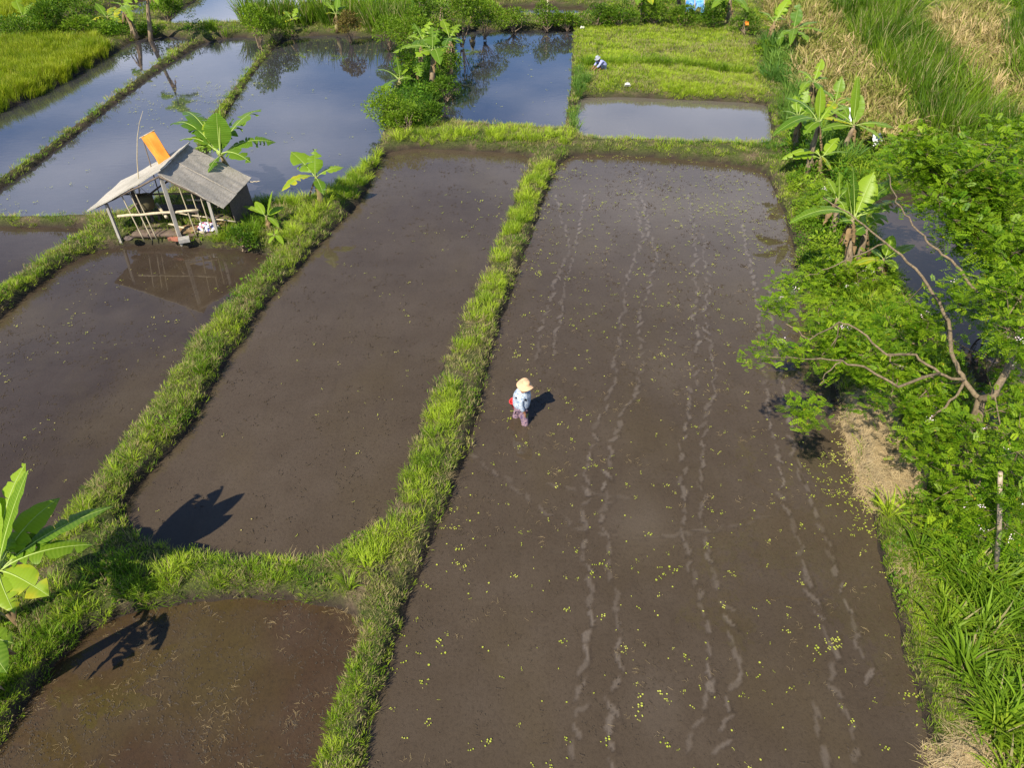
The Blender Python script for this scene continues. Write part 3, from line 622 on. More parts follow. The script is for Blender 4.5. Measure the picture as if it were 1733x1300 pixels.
# front-left bank, in the banana shade
P = along([(60,1040),(140,1000),(240,960),(330,975),(420,990),(520,985)], 14, .9); P = np.r_[P, along([(0,1180),(60,1120),(120,1060),(180,1030)], 30, .9)]
place('shade_grass', 'sward', P, 'dark lush grass under the lowest banana leaves', 'grass', (.8, 1.3), tint=.35, dry=.06)
P = along([(10,1190),(60,1100),(110,1050),(190,1010),(250,985),(310,985)], 7, .9); place('shade_tufts', 'tussock', P, 'long blades around the lowest banana plant', 'grass', (.6, 1.0), tint=.5)
P = np.r_[along([(240,1025),(330,1012),(420,1010),(520,1015),(600,1040)], 40, .30), along([(560,1040),(610,1065),(600,1100)], 25, .5, dmin=-.5)]
place('cut_straw', 'straw', P, 'cut straw lying along the edge of the front left paddy', 'straw', (.35, .6), dry=.1, tilt=.3, sink=-.02)
P = np.r_[along([(0,314),(60,274),(130,220),(200,165),(270,112),(338,70)], 70, .40), along([(350,235),(378,188),(415,135),(445,96),(475,66)], 60, .55)]
place('thin_bund_turf', 'turf', P, 'mossy low turf on the two thin bunds between the blue ponds', 'grass', (.7, 1.1), tint=.75, dry=.03)
P = np.r_[along([(1440,640),(1455,700),(1470,760)], 30, .5), along([(1500,860),(1515,920),(1530,980),(1545,1040),(1562,1100),(1580,1170),(1600,1240),(1620,1300)], 48, .75)]
place('lip_sward', 'sward', P, 'short pale grass on the right bank edge above the widest paddy', 'grass', (.45, .8), tint=.45, dry=.25)
# hut surroundings
P = along([(150,408),(200,412),(270,414),(340,412),(400,418),(450,425)], 30, .5); P = np.r_[P, along([(10,505),(80,455),(130,425),(180,400)], 30, .5), along([(0,378),(80,380),(160,380)], 22, .25)]
place('hut_bank_grass', 'turf', P, 'bright low grass around the feet of the hut', 'grass', (.9, 1.4), tint=.85, dry=.06)
P = np.r_[along([(375,395),(410,405),(440,395),(430,375)], 16, .9), along([(395,370),(450,340),(520,345)], 10, .8)]
place('hut_side_grass', 'tussock', P, 'dark green tall grass at the right side of the hut', 'grass', (.7, 1.15), tint=.25)
# big right bank: low grassy lip, then lush growth, broad strap leaves towards the camera
P = rand_land(11, x0=5, x1=20, y0=3.5, y1=9.5, dmin=.5, poly=pp([(1480,930),(1640,930),(1900,930),(2100,1500),(1600,1500),(1540,1200)]))
place('strap_grass', 'strap', P, 'broad arching blades covering the bank in the right foreground', 'grass', (.6, 1.15), tint=.25, dry=.07)
P = along([(1500,860),(1530,900),(1570,940),(1640,960),(1700,980)], 5, .8); P = np.r_[P, at(1492,850,.3)[None, :2], at(1535,870,.3)[None, :2], at(1560,975,.3)[None, :2]]
place('strap_tufts', 'strap', P, 'arching tufts below the straw bank', 'grass', (.7, 1.0), tint=.8, dry=.03)
P = along([(1345,300),(1360,350),(1372,420),(1395,500),(1430,580),(1440,640)], 20, .6); place('bank_herbs', 'herb', P, 'low leafy weeds along the inner right bank', 'weeds', (.5, .9))
P = along([(1500,560),(1470,500),(1500,540),(1490,600)], 9, 1.2); place('bank_reeds', 'tussock', P, 'tall bright grass at the brown pond under the leafy tree', 'grass', (1.0, 1.5), tint=.8)
P = rand_land(13, x0=7, x1=24, y0=9, y1=34, dmin=.55, poly=pp([(1360,330),(1330,240),(1310,100),(1330,90),(1380,170),(1470,240),(1560,260),(1700,280),(1740,380),(1560,315),(1450,340),(1480,420),(1500,500),(1560,600),(1640,720),(1700,880),(1560,900),(1440,640)]))
place('right_bank_herbs', 'herb', P, 'dense leafy weeds covering the right bank', 'weeds', (.6, 1.1)); P2 = P[::2] + np.array([.2, .2, 0])
place('right_bank_grass', 'tussock', P2[sdf(P2[:, 0], P2[:, 1]) > .3], 'tall green grass between the weeds of the right bank', 'grass', (.8, 1.4), tint=.4)
P = rand_land(14, x0=12, x1=30, y0=22, y1=60, dmin=.3, poly=pp([(1300,60),(1340,80),(1350,150),(1400,215),(1460,250),(1440,290),(1360,280),(1320,200),(1298,130)]))
place('bluish_bank_grass', 'blue_tussock', P, 'tall bluish grass between the lawn and the dry maize', 'grass', (1.0, 1.7), tint=.5)
# fields
P = rand_land(60, poly=ZRICE, x0=-40, x1=-10, y0=25, y1=70, dmin=-.1, pw=.9); place('rice_crop', 'rice', P, 'yellow green ripening rice in the upper left field', 'rice', (.9, 1.3), tint=.55, dry=.06)
P = along([(-20,196),(0,192),(50,170),(100,144),(150,116),(200,88),(230,70)], 18, 1.2, dmin=.05); place('rice_edge_grass', 'tussock', P, 'bright green grass edge of the rice field above the pond', 'grass', (.9, 1.3), tint=.6)
P = rand_land(60, poly=ZRICE2, x0=-60, x1=-20, y0=50, y1=80, dmin=-.1, pw=.9); place('far_rice_crop', 'rice', P, 'farther yellow rice field in the upper left corner', 'rice', (.9, 1.3), tint=.7)
P = rand_land(48, poly=ZLAWN, x0=2, x1=24, y0=30, y1=55, pw=.8); place('lawn_grass', 'turf', P, 'even yellow green lawn around the squatting worker', 'grass', (1.2, 1.7), tint=1.0, dry=np.clip(.12 + (fbm(P[:, 0], P[:, 1], .35) - .5) * 1.8, .0, .6))
P = np.r_[along([(985,112),(1030,108),(1060,110),(1120,112),(1200,116),(1270,122)], 14, .8)]; place('lawn_tufts', 'tussock', P, 'row of longer grass left standing across the lawn', 'grass', (1.0, 1.5), tint=.3)
P = np.r_[along([(1100,128),(1180,128),(1270,135)], 22, 1.5), along([(1120,150),(1200,155),(1280,160)], 22, 1.5)]; place('lawn_sward', 'sward', P, 'uncut bright grass at the right of the squatting worker', 'grass', (.8, 1.2), tint=.9)
for nm, Z_, lb in (('dry_maize', ZCORN, 'dry tan maize stalks beside the tall green grass strip'), ('far_dry_maize', ZCORN2, 'dry tan maize in the upper right corner')):
    P = rand_land(16, poly=polybox(Z_)['poly'], x0=10, x1=60, y0=20, y1=80, dmin=.2, pw=.5); place(nm, 'corn', P, lb, 'maize', (.7, 1.15), dry=np.clip(.28 + (fbm(P[:, 0], P[:, 1], .3) - .5) * 1.1, .05, .7), tilt=.38)
for nm, Z_, lb in (('elephant_grass', ZELE, 'broad strip of tall green fodder grass on the right'), ('far_elephant_grass', ZELE2, 'tall green fodder grass at the upper right edge'), ('belt_grass', ZBELT, 'tall grass belt behind the blue ponds')):
    P = rand_land(7, poly=Z_, x0=-30, x1=60, y0=20, y1=80, dmin=.1, pw=.5); place(nm, 'elephant', P, lb, 'grass', (.65, 1.25), tint=np.clip((fbm(P[:, 0], P[:, 1], .5) - .5) * 2.6 + .2, 0, 1), dry=.12, tilt=.28)
P = along([(340,52),(385,53)], 4, 1.0); place('pond_reed_clump', 'elephant', P, 'single tuft of reeds at the left of the tall grass belt', 'grass', (.5, .6))
P = along([(262,56),(300,54),(340,54)], 5, .8); P = np.r_[P, along([(60,60),(110,50),(170,50),(235,60)], 5, 2.6), along([(100,30),(60,45),(0,60)], 4, 2.0), along([(230,20),(255,5),(280,-10)], 5, 2)]
place('far_bank_weeds', 'herb', P, 'leafy weeds on the far left bank behind the rice', 'weeds', (1.0, 1.8), tint=.3)
P = along([(700,60),(760,50),(820,46),(900,44),(970,42)], 4, 1.2); P = np.r_[P, along([(1000,36),(1080,34),(1160,34),(1230,36)], 5, 1.6)]
place('hedge_weeds', 'herb', P, 'mixed weeds along the far hedge', 'weeds', (1.0, 1.7), tint=.5)
P = along([(680,215),(690,180),(715,150),(740,120),(755,90),(760,60)], 9, 2.0, dmin=.1); place('ridge_weeds', 'herb', P, 'dense weeds under the banana plants between the two ponds', 'weeds', (.8, 1.5), tint=.2)
P = along([(680,215),(690,180),(715,150),(740,120),(755,90)], 6, 2.4, dmin=.05); place('ridge_grass', 'blue_tussock', P, 'long dark blades between the two far ponds', 'grass', (1.0, 1.7), tint=.2)
P = rand_land(4, x0=-45, x1=45, y0=56, y1=80, dmin=.2, lod=False); P = notin(P, ZRICE2, ZCORN, ZCORN2, ZELE, ZELE2, ZLAWN); P = P[fbm(P[:, 0], P[:, 1], .4) > .55]
place('distant_weeds', 'herb', P, 'patchy growth on the farthest banks', 'weeds', (1.0, 1.7), tint=.7)

P = rand_land(7, y1=24, dmin=.12); P = notin(P, ZMID); P = P[fbm(P[:, 0] + 40, P[:, 1], 1.1) > .56]
place('bund_weeds', 'weed', P, 'patches of small broad leaved weeds on the near banks', 'weeds', (.8, 1.4), tint=.45, dry=.08)
P = rand_land(3.5, y1=26, dmin=.1); P = P[fbm(P[:, 0] + 70, P[:, 1], .9) > .54]
place('bund_litter', 'straw', P, 'dry grass litter lying on the near banks', 'straw', (.35, .7), dry=.1, tilt=.3, sink=-.05)
# floating scraps
def on_water(poly, n, fn=None, edge=None):
    x0, y0 = poly.min(0); x1, y1 = poly.max(0); p = np.stack([rng.uniform(x0, x1, n), rng.uniform(max(y0, 4), y1, n)], 1)
    p = p[inside(poly, p[:, 0], p[:, 1])]; d = sdf(p[:, 0], p[:, 1]); p = p[d < -.02]
    return p
W = POLY['right']; P = on_water(W, 16000); k = fbm(P[:, 0], P[:, 1], 1.1) + .45 * fbm(P[:, 0] + 20, P[:, 1], 4) ; d = -sdf(P[:, 0], P[:, 1])
P = P[(k > 1.10 - .35 * np.exp(-d / .35) - .05 * (P[:, 0] > 2)) & (rng.random(len(P)) < .62)]
place('floating_weed', 'duckweed', P, 'small yellow green floating weeds scattered over the widest paddy', 'floating weeds', (.6, 1.3), dry=.2, z=.022, tilt=0)
P = on_water(W, 1500); place('floating_specks', 'duckweed', P, 'single yellow green leaves floating here and there on the widest paddy', 'floating weeds', (.5, 1.1), dry=.15, z=.022, tilt=0)
Q = []
for (u, v, r, n) in ((1450,840,.5,110),(1420,800,.4,30),(1020,350,.9,40),(1230,330,1.3,160),(1210,360,1.0,110),(1280,420,.8,60),(735,1130,.3,5),(700,1110,.25,6),(1130,1000,.3,8),(950,290,.7,50)):
    c = at(u, v)[:2]; q = c + rng.normal(0, r, (n, 2)); Q.append(q)
Q = np.concatenate(Q); Q = Q[sdf(Q[:, 0], Q[:, 1]) < -.02]; place('weed_raft', 'duckweed', Q, 'denser drifts of yellow floating weed near the paddy edges', 'floating weeds', (.7, 1.3), dry=.1, z=.022, tilt=0)
Q = []
for k, n in (('centre', 350), ('left', 500), ('small_left', 100)):
    p = on_water(POLY[k], n * 4); p = p[(fbm(p[:, 0], p[:, 1], .8) > .52) & (rng.random(len(p)) < .3)]; Q.append(p)
Q = np.concatenate(Q); place('leaf_scraps', 'duckweed', Q, 'sparse pale scraps floating on the dark paddies', 'floating weeds', (.5, .9), dry=.4, z=.022, tilt=0)
Q = []
for (u, v, r, n) in ((310,175,1.5,200),(370,150,1.0,90),(20,355,.8,40),(850,350,.9,45),(600,70,2.5,120)):
    Q.append(at(u, v)[:2] + rng.normal(0, r, (n, 2)) * np.array([1.3, 1]))
for k in ('far_centre', 'hut_pond', 'north'): Q.append(on_water(POLY[k], 130)[::2])
Q = np.concatenate(Q); Q = Q[sdf(Q[:, 0], Q[:, 1]) < -.02]; place('pond_weed', 'duckweed', Q, 'pale green weeds floating on the blue ponds', 'floating weeds', (.9, 1.5), dry=.25, z=.022, tilt=0)
P = on_water(POLY['front_left'], 800); place('straw_bits', 'sticks', P[(fbm(P[:, 0], P[:, 1], 1.3) > .44)], 'loose straw bits lying in the front left paddy', 'straw', (.4, .8), dry=.0, z=.020, tint=.0, tilt=.02)
P = on_water(W, 2600); place('straw_scraps', 'sticks', P[(fbm(P[:, 0], P[:, 1], 1.0) > .5)], 'thin straw scraps on the widest paddy', 'straw', (.35, .8), dry=.35, z=.020, tilt=.02)

M['clod'] = solid('clod', (.030, .022, .015), (.055, .040, .026), 20, .8, .4)
def clodset(name, n, seed):
    r = np.random.default_rng(seed); mb = MB()
    for i in range(n):
        c = Vector((r.normal(0, .03), r.normal(0, .03), 0)) * (1 if n > 1 else 0); s_ = r.uniform(.006, .017); k = 6; vs = [c + Vector((s_ * r.uniform(.6, 1.3) * math.cos(j * 1.047), s_ * r.uniform(.5, 1.2) * math.sin(j * 1.047), -.004)) for j in range(k)] + [c + Vector((0, 0, s_ * r.uniform(.35, .8)))]
        mb.add(vs, [(j, (j + 1) % k, k) for j in range(k)])
    return bpy.data.objects.new(name, mb.mesh(name, M['clod']))
SRC['clods'] = source('clods', [clodset('clods', 1, 1), clodset('clods', 2, 2), clodset('clods', 4, 3), clodset('clods', 9, 4)])
for k_, n_, lb in (('right', 16000, 'small dark mud clods breaking the surface of the widest paddy'), ('centre', 5500, 'small dark mud clods in the rounded centre paddy'), ('left', 4500, 'small dark mud clods in the dark paddy before the hut'), ('front_left', 5200, 'small dark mud clods in the front left paddy')):
    P = on_water(POLY[k_], n_); q_ = fbm(P[:, 0], P[:, 1], 1.0) * .7 + .5 * fbm(P[:, 0] + 60, P[:, 1], 3.5); P = P[(q_ > .50) & (rng.random(len(P)) < np.clip((q_ - .42) * 2.6, .1, 1))]
    place('mud_clods', 'clods', P, lb, 'mud clods', (.5, 1.2), z=.018, tilt=.05)

# ---------------------------------------------------------------- straw heaps on the right bank
def heap(pts, label, dens, hh=.30):
    poly = pp(pts); c = poly.mean(0); t = thing('straw_heap', (c[0], c[1], float(height(c[0], c[1]))), label, 'straw heap')
    x0, y0 = poly.min(0); x1, y1 = poly.max(0); s = .07; xs = np.arange(x0 - .1, x1 + .1, s); ys = np.arange(y0 - .1, y1 + .1, s); XX, YY = np.meshgrid(xs, ys)
    sd_ = np.where(inside(poly, XX, YY), dist(poly, XX, YY), -dist(poly, XX, YY)); ZZ = np.maximum(height(XX, YY), .0) + hh * sstep(sd_ / .3) + (fbm(XX, YY, 3) - .5) * .2 * sstep(sd_ / .2) - .02
    idx = np.arange(XX.size).reshape(XX.shape); keep = (sd_ > -.02)[:-1, :-1]; fq = np.stack([idx[:-1, :-1], idx[:-1, 1:], idx[1:, 1:], idx[1:, :-1]], -1)[keep]
    mb = MB(); mb.add(np.stack([XX, YY, ZZ], -1).reshape(-1, 3).tolist(), fq.tolist(), b=.4, d=.5, tint=.3); mb.build('mound', M['straw_base'], t)
    mb = MB(); n = int(dens * len(XX[sd_ > 0]) * s * s); r = np.random.default_rng(5); ok = np.argwhere(sd_ > -.05)
    for i in range(n):
        j, k = ok[r.integers(len(ok))]; p = Vector((xs[k] + r.uniform(-s, s), ys[j] + r.uniform(-s, s), ZZ[j, k] + r.uniform(-.01, .07)))
        a = vn(p.x, p.y, 2.5) * 7 + r.normal(0, 1.0); L = r.uniform(.08, .34); d = Vector((math.cos(a), math.sin(a), r.normal(-.1, .3))).normalized(); sd2 = Vector((-math.sin(a), math.cos(a), 0)) * r.uniform(.002, .0045)
        q = p + d * L; q.z -= L * .15; mdp = (p + q) / 2 + Vector((0, 0, .03)); mb.add([p - sd2, p + sd2, mdp + sd2, mdp - sd2, q], [(0, 1, 2, 3), (3, 2, 4)], b=float(r.random()), d=float(r.random()), tint=float(r.random()))
    o = mb.build('straw', M['straw_heap'], t); o['kind'] = 'stuff'
M['straw_heap'] = leafmat('straw_heap', ((.32, .23, .12), (.56, .44, .26), (.46, .36, .20)), .15, .7, False, (.5, .4, .2))
M['straw_base'] = solid('straw_base', (.38, .29, .16), (.20, .14, .07), 16, .9, .9, bd=.05)
heap([(1432,668),(1480,662),(1520,690),(1530,740),(1560,780),(1590,830),(1570,870),(1520,870),(1480,850),(1455,800),(1440,740),(1425,700)], 'long pale straw heap spilling down the bank under the leafy tree', 1500)
heap([(1580,1245),(1640,1230),(1690,1260),(1700,1310),(1680,1380),(1600,1380),(1590,1310)], 'dry straw heap in the bottom right corner', 1700, .18)
heap([(1525,935),(1575,940),(1600,970),(1560,980),(1530,965)], 'small straw patch between the arching tufts', 1500, .08)

# ---------------------------------------------------------------- banana plants
def hit(u, v, c, w):
    """point on the sight line between where it meets the level of c (w=0) and the upright plane through c (w=1)"""
    a = at(u, v, c[2]) if v > -200 else aty(u, v, c[1]); b = aty(u, v, c[1]); return a * (1 - w) + b * w
def leaf_blade(mb, C, T, W, arch, tears, r, yel=0.0, bb=None, dead=False, pet=.14):
    C = Vector(C); T = Vector(T); L = (T - C).length; up = Vector((0, 0, 1)); m_ = C * .58 + T * .42 + up * arch * 1.25 * L; n = 18; pts = []
    for i in range(n + 1):
        t = i / n; pts.append(C * (1 - t) ** 2 + m_ * 2 * t * (1 - t) + T * t * t)
    bb = r.uniform(.1, .9) if bb is None else bb; fold = r.uniform(.05, .38) if not dead else 1.1; bank = r.uniform(-.25, .25)
    i0 = max(1, int(round(pet * n))); F = []
    for i, p in enumerate(pts):
        t = (pts[min(i + 1, n)] - pts[max(i - 1, 0)]).normalized(); s = t.cross(up)
        if s.length < .25: s = (s + Vector((1, .3, 0)) * .5)
        s.normalize(); nr_ = s.cross(t).normalized(); s = (s * math.cos(bank) + nr_ * math.sin(bank)); nr_ = s.cross(t).normalized()
        if nr_.z < 0: nr_ = -nr_
        F.append((p, t, s, nr_))
    def hw(i):
        x = (i - i0) / (n - i0); return W * .57 * max(0, (math.sin(math.pi * min(1, x * .90 + .07)) ** .8)) * (1 if x < .999 else .12)
    for side in (-1, 1):
        cuts = sorted(set([i0, n] + [i for i in range(i0 + 1, n) if r.random() < tears]))
        for a, b in zip(cuts[:-1], cuts[1:]):
            k = b - a; dr = fold * r.uniform(.3, 1.4) + (r.uniform(0, .5) if k <= 3 else 0); sh = r.uniform(-.15, .15) * (1 if tears > .15 else .2); rows_ = []
            k = b - a
            for i in range(a, b + 1):
                p, t, s, nr_ = F[i]; w = hw(i); g = 0.0
                if tears > .1 and k: g = (.5 - (i - a) / k) * .22 * W          # slits open towards the margin
                q0 = p; q1 = p + (s * side * math.cos(dr * .4) + nr_ * -math.sin(dr * .4) * 1.0) * w * .5 + nr_ * w * .12 + t * (sh * w * .5 + g * .3)
                q2 = q1 + (s * side * math.cos(dr) - nr_ * math.sin(dr)) * w * .5 + t * (sh * w + g)
                q2 += nr_ * math.sin(i * 1.9 + side) * w * .06
                rows_.append((q0, q1, q2, i / n))
            vs = [q for rw in rows_ for q in rw[:3]]; fs = []
            for j in range(len(rows_) - 1):
                for e in range(2): fs.append((3 * j + e, 3 * j + e + 1, 3 * j + e + 4, 3 * j + e + 3))
            mb.add(vs, fs, u=[rw[3] * L / 1.5 for rw in rows_ for _ in range(3)], e=[0.0, .35, 1.0] * len(rows_), b=bb, yel=yel)
    return pts
M['banana_dry'] = solid('banana_dry_leaf', (.26, .17, .08), (.12, .08, .04), 6, .85, .5)
def banana(base, crown, leaves, label, group='banana plants', rad=.13, seed=0, dead=0, W=.5, tears=.25, dry_trunk=False, extra=None):
    r = np.random.default_rng(seed); base = np.array(base, float); crown = np.array(crown, float)
    t = thing('banana_plant', base, label, 'banana plant', group)
    mid = (base + crown) / 2 + r.normal(0, .04, 3); q = [base - [0, 0, .1], base * .75 + crown * .25, mid, base * .25 + crown * .75, crown + [0, 0, .05]]
    mb = MB(); mb.tube(q, [rad * 1.15, rad, rad * .85, rad * .7, rad * .35], 10)
    for i in range(7):   # old leaf sheaths wrapped round the stem
        k = r.uniform(.2, .95); c = base * (1 - k) + crown * k; a = r.uniform(0, 6.28); d = np.array([math.cos(a), math.sin(a), 0])
        rr = rad * (1.1 - .5 * k); mb.tube([c + d * rr * .8, c + d * rr * 1.25 + [0, 0, -.12], c + d * rr * 1.5 + [0, 0, -.28]], [rr * .25, rr * .2, .004], 4)
    mb.build('trunk', M['stem_dry'] if dry_trunk else M['stem'], t)
    for lf in leaves:
        u, v = lf[0], lf[1]; w = lf[2] if len(lf) > 2 else .5; arch = lf[3] if len(lf) > 3 else .18; ww = lf[4] if len(lf) > 4 else W
        kw = lf[5] if len(lf) > 5 else {}
        T = hit(u, v, crown, w) if v is not None else crown + np.array(u)
        mb = MB(); pts = leaf_blade(mb, crown + r.normal(0, rad * .25, 3), T, ww, arch, kw.get('tears', tears * 1.15), r, kw.get('yel', r.uniform(0, .15)), kw.get('b'))
        o = mb.build('leaf', M['banana'], t)
        if kw.get('yel', 0) > .5: o['label'] = 'yellowing banana leaf'
        mr = MB(); mr.tube(pts, [max(.003, .017 * (1 - .9 * i / len(pts)) * (W / .5)) for i in range(len(pts))], 5); rb = mr.build('midrib', M['rib'], o)
    for i in range(dead):
        a = r.uniform(0, 6.28); c = crown - [0, 0, .1]; e = c + np.array([math.cos(a) * .35, math.sin(a) * .35, -min(.9, (crown[2] - base[2]) * .6)])
        mb = MB(); leaf_blade(mb, c, e, .22, .35, .5, r, dead=True); o = mb.build('leaf', M['banana_dry'], t); o['label'] = 'brown dried leaf hanging down the stem'
    return t
def gz(p): return float(height(p[0], p[1]))
def ban(bu, bv, cu, cv, leaves, label, dy=0.0, **kw):
    b = at(bu, bv, .3); b[2] = gz(b); c = aty(cu, cv, b[1] + dy); return banana(b, c, leaves, label, **kw)
Yl = dict(yel=.75)
# hut banana, standing just behind the roof
b = np.array([-9.55, 25.0, 0.0]); b[2] = .3; c = aty(373, 262, 24.8)
banana(b, c, [(443,184,.6,.22,.85), (468,241,.3,.24,.62), (425,275,.2,.25,.55), (366,190,1,.05,.85,dict(tears=.05,b=.1)), (372,175,1,.02,.10,dict(tears=0)), (311,189,.5,.25,.62,dict(b=0)), (288,212,.4,.3,.55,dict(b=0)), (322,222,.4,.35,.6,dict(b=0)), (303,238,.3,.25,.45), (345,205,.8,.1,.4,dict(yel=.4)), (352,292,.2,.1,.28,dict(b=0)), (330,250,.4,.2,.5), (395,200,.9,.1,.4)],
       'large banana plant rising behind the hut roof', seed=1, W=.80, tears=.3, dead=2)
ban(545,348,535,300,[(492,256,.6,.1,.62), (533,252,.95,.03,.5), (584,283,.5,.18,.45), (476,324,.3,.22,.42,Yl), (524,268,.7,.1,.5), (548,330,.3,.15,.35)], 'mid sized banana plant with one yellow leaf right of the hut', seed=2, tears=.12, dead=1, rad=.11)
ban(452,385,451,367,[(411,349,.4,.15,.26), (432,341,.6,.1,.25), (461,323,.9,.03,.26), (480,350,.4,.12,.28), (472,385,.2,.15,.2)], 'small banana sapling with a dead brown leaf beside the hut', seed=3, tears=.05, dead=1, rad=.06, W=.25)
ban(466,408,465,398,[(455,412,.3,.2,.16), (480,414,.3,.2,.16), (470,388,.8,.05,.16), (452,395,.5,.2,.14)], 'tiny banana sucker in the grass below the sapling', seed=4, tears=.05, rad=.04, W=.18)
# lower left corner
ban(-12,1062,0,968,[(193,857,.15,.16,.42,dict(tears=.12,b=.2)), (159,922,.08,.20,.40,dict(b=.4)), (103,842,.25,.2,.42,dict(b=.9)), (48,796,.7,.08,.44,dict(tears=.05,b=.3)), (44,784,.55,.2,.36,dict(b=.9)), (49,894,.3,.2,.40,dict(b=.9)), (43,972,.3,.15,.3), (84,1010,.05,.18,.42,dict(yel=.5,b=1)), (-70,880,.5,.15,.5), (-90,960,.4,.15,.5), (-60,1010,.3,.2,.5), (-60,820,.7,.15,.5), (20,905,.35,.22,.36,dict(b=1)), (25,1040,.05,.2,.34,dict(yel=.4,b=1)), (120,890,.1,.22,.36,dict(b=.2)), (-20,800,.6,.15,.4)],
    'big sunlit banana plant at the left edge of the picture', seed=5, tears=.14, dead=2, rad=.10)
ban(-25,1190,-40,1080,[(12,1140,.2,.2,.3), (25,1090,.4,.2,.35), (-90,1050,.6,.15,.4), (-70,1180,.2,.2,.4)], 'shaded banana plant below the sunlit one', seed=6, tears=.2, dead=2, rad=.14, dry_trunk=True)
# ridge between the far ponds
ban(731,150,733,84,[(731,43,.95,.04,.8), (741,48,.95,.04,.7), (767,80,.5,.15,.75,dict(yel=.25)), (716,70,.8,.05,.6,dict(b=0)), (703,97,.4,.2,.6), (664,89,.5,.18,.6), (745,110,.3,.2,.5)], 'tall banana plant on the ridge between the two far ponds', seed=7, tears=.25, dead=3, rad=.15, dry_trunk=True)
ban(678,158,676,134,[(671,96,.95,.04,.45,dict(yel=.3)), (698,98,.8,.08,.5), (709,113,.5,.15,.5), (646,157,.2,.2,.45), (633,119,.6,.25,.3,dict(tears=.8,b=0)), (658,122,.7,.2,.3,dict(tears=.8,b=0)), (700,134,.3,.2,.5)], 'lower banana plant at the left side of the ridge', seed=8, tears=.3, dead=1)
ban(700,150,702,112,[(690,92,.9,.1,.5), (722,105,.5,.2,.5), (684,118,.4,.2,.5), (712,130,.3,.2,.5)], 'half hidden banana plant between the two ridge plants', seed=9, tears=.3, dead=2)
# right bank
ban(1425,262,1446,212,[(1452,128,.95,.03,.5,dict(tears=.03,b=.7)), (1457,160,.9,.05,.45,dict(tears=.05)), (1515,217,.4,.15,.5), (1493,237,.25,.14,.42), (1386,221,.4,.15,.42), (1410,187,.7,.12,.4), (1392,200,.5,.15,.35,Yl)], 'tall leaning banana plant with one upright leaf against the dry maize', seed=10, tears=.12, dead=1, rad=.12, dry_trunk=True)
ban(1364,300,1386,207,[(1389,146,.95,.03,.42,dict(tears=.04,b=.9)), (1329,165,.5,.2,.45,dict(b=0)), (1306,231,.2,.25,.4,dict(b=0)), (1407,178,.8,.08,.4), (1438,180,.6,.12,.4), (1360,228,.3,.2,.4), (1330,200,.4,.2,.4)], 'banana plant left of the tall leaning one', seed=11, tears=.12, dead=3, rad=.12, dry_trunk=True)
ban(1388,300,1388,266,[(1322,270,.3,.3,.38), (1341,269,.3,.2,.34), (1437,258,.4,.15,.34), (1420,232,.7,.1,.38), (1407,287,.2,.15,.25,Yl), (1362,240,.6,.15,.3)], 'low banana plant at the foot of the right bank group', seed=12, tears=.12, dead=1, rad=.10)
ban(1408,303,1409,290,[(1436,279,.5,.1,.28), (1395,276,.7,.1,.2), (1425,300,.2,.15,.2)], 'small banana sucker right of the low plant', seed=13, tears=.05, rad=.05, W=.25)
ban(1427,490,1443,370,[(1480,289,.85,.06,.6,dict(tears=.2,b=.9)), (1443,281,.9,.06,.42,dict(b=0)), (1433,304,.9,.04,.5,dict(b=.3)), (1541,292,.6,.12,.5), (1524,341,.4,.15,.5), (1577,364,.3,.15,.42), (1420,375,.4,.1,.5,dict(b=0)), (1335,378,.4,.28,.42,dict(tears=.1))], 'tallest banana plant of the right bank, in front of the brown pond', seed=14, tears=.18, dead=3, rad=.13, dry_trunk=True)
ban(1452,470,1466,385,[(1445,345,.8,.1,.45), (1500,365,.5,.15,.45), (1430,410,.3,.2,.4,dict(b=0))], 'second banana stem standing close behind the tallest one', seed=15, tears=.2, dead=2, rad=.11, dry_trunk=True)
ban(1478,490,1495,440,[(1548,414,.5,.1,.34,dict(b=.9)), (1511,398,.9,.04,.34), (1443,450,.3,.22,.34,Yl), (1520,455,.3,.15,.3), (1470,420,.6,.1,.3)], 'young banana plant by the brown pond', seed=16, tears=.06, dead=1, rad=.09, dry_trunk=True)
ban(1345,92,1343,52,[(1396,54,.4,.16,.6), (1392,37,.6,.15,.6), (1368,71,.3,.2,.5), (1337,77,.2,.2,.4), (1353,4,.95,.04,.6,dict(b=0)), (1320,60,.4,.2,.5)], 'banana plant leaning right before the dry maize', seed=17, tears=.15, dead=3)
ban(1300,80,1311,36,[(1332,6,.8,.08,.6), (1299,28,.6,.1,.5), (1338,-6,.9,.08,.6), (1332,33,.4,.15,.5), (1280,20,.5,.2,.5), (1318,18,.8,.1,.5)], 'banana plant left of the leaning one, near the orange leaf', seed=18, tears=.2, dead=3)
ban(1318,100,1318,82,[(1324,53,.95,.03,.3), (1299,76,.4,.15,.4), (1333,82,.4,.15,.4), (1311,62,.9,.05,.3)], 'small banana sapling in front of the dead stems', seed=19, tears=.05, rad=.06, W=.3)
ban(1345,262,1352,196,[(1368,150,.9,.06,.4), (1322,188,.4,.2,.38,dict(b=0)), (1378,182,.6,.15,.38), (1336,228,.2,.25,.36), (1372,225,.3,.2,.34), (1345,160,.8,.08,.34)], 'slim banana plant nearest the silty pond corner', seed=41, tears=.2, dead=2, rad=.10, dry_trunk=True)
ban(1412,232,1414,176,[(1425,128,.9,.06,.42), (1390,150,.6,.15,.38), (1446,168,.4,.2,.4), (1398,200,.2,.25,.36,Yl), (1436,200,.3,.2,.34)], 'banana plant standing between the left and the tall leaning ones', seed=42, tears=.25, dead=2, rad=.11, dry_trunk=True)
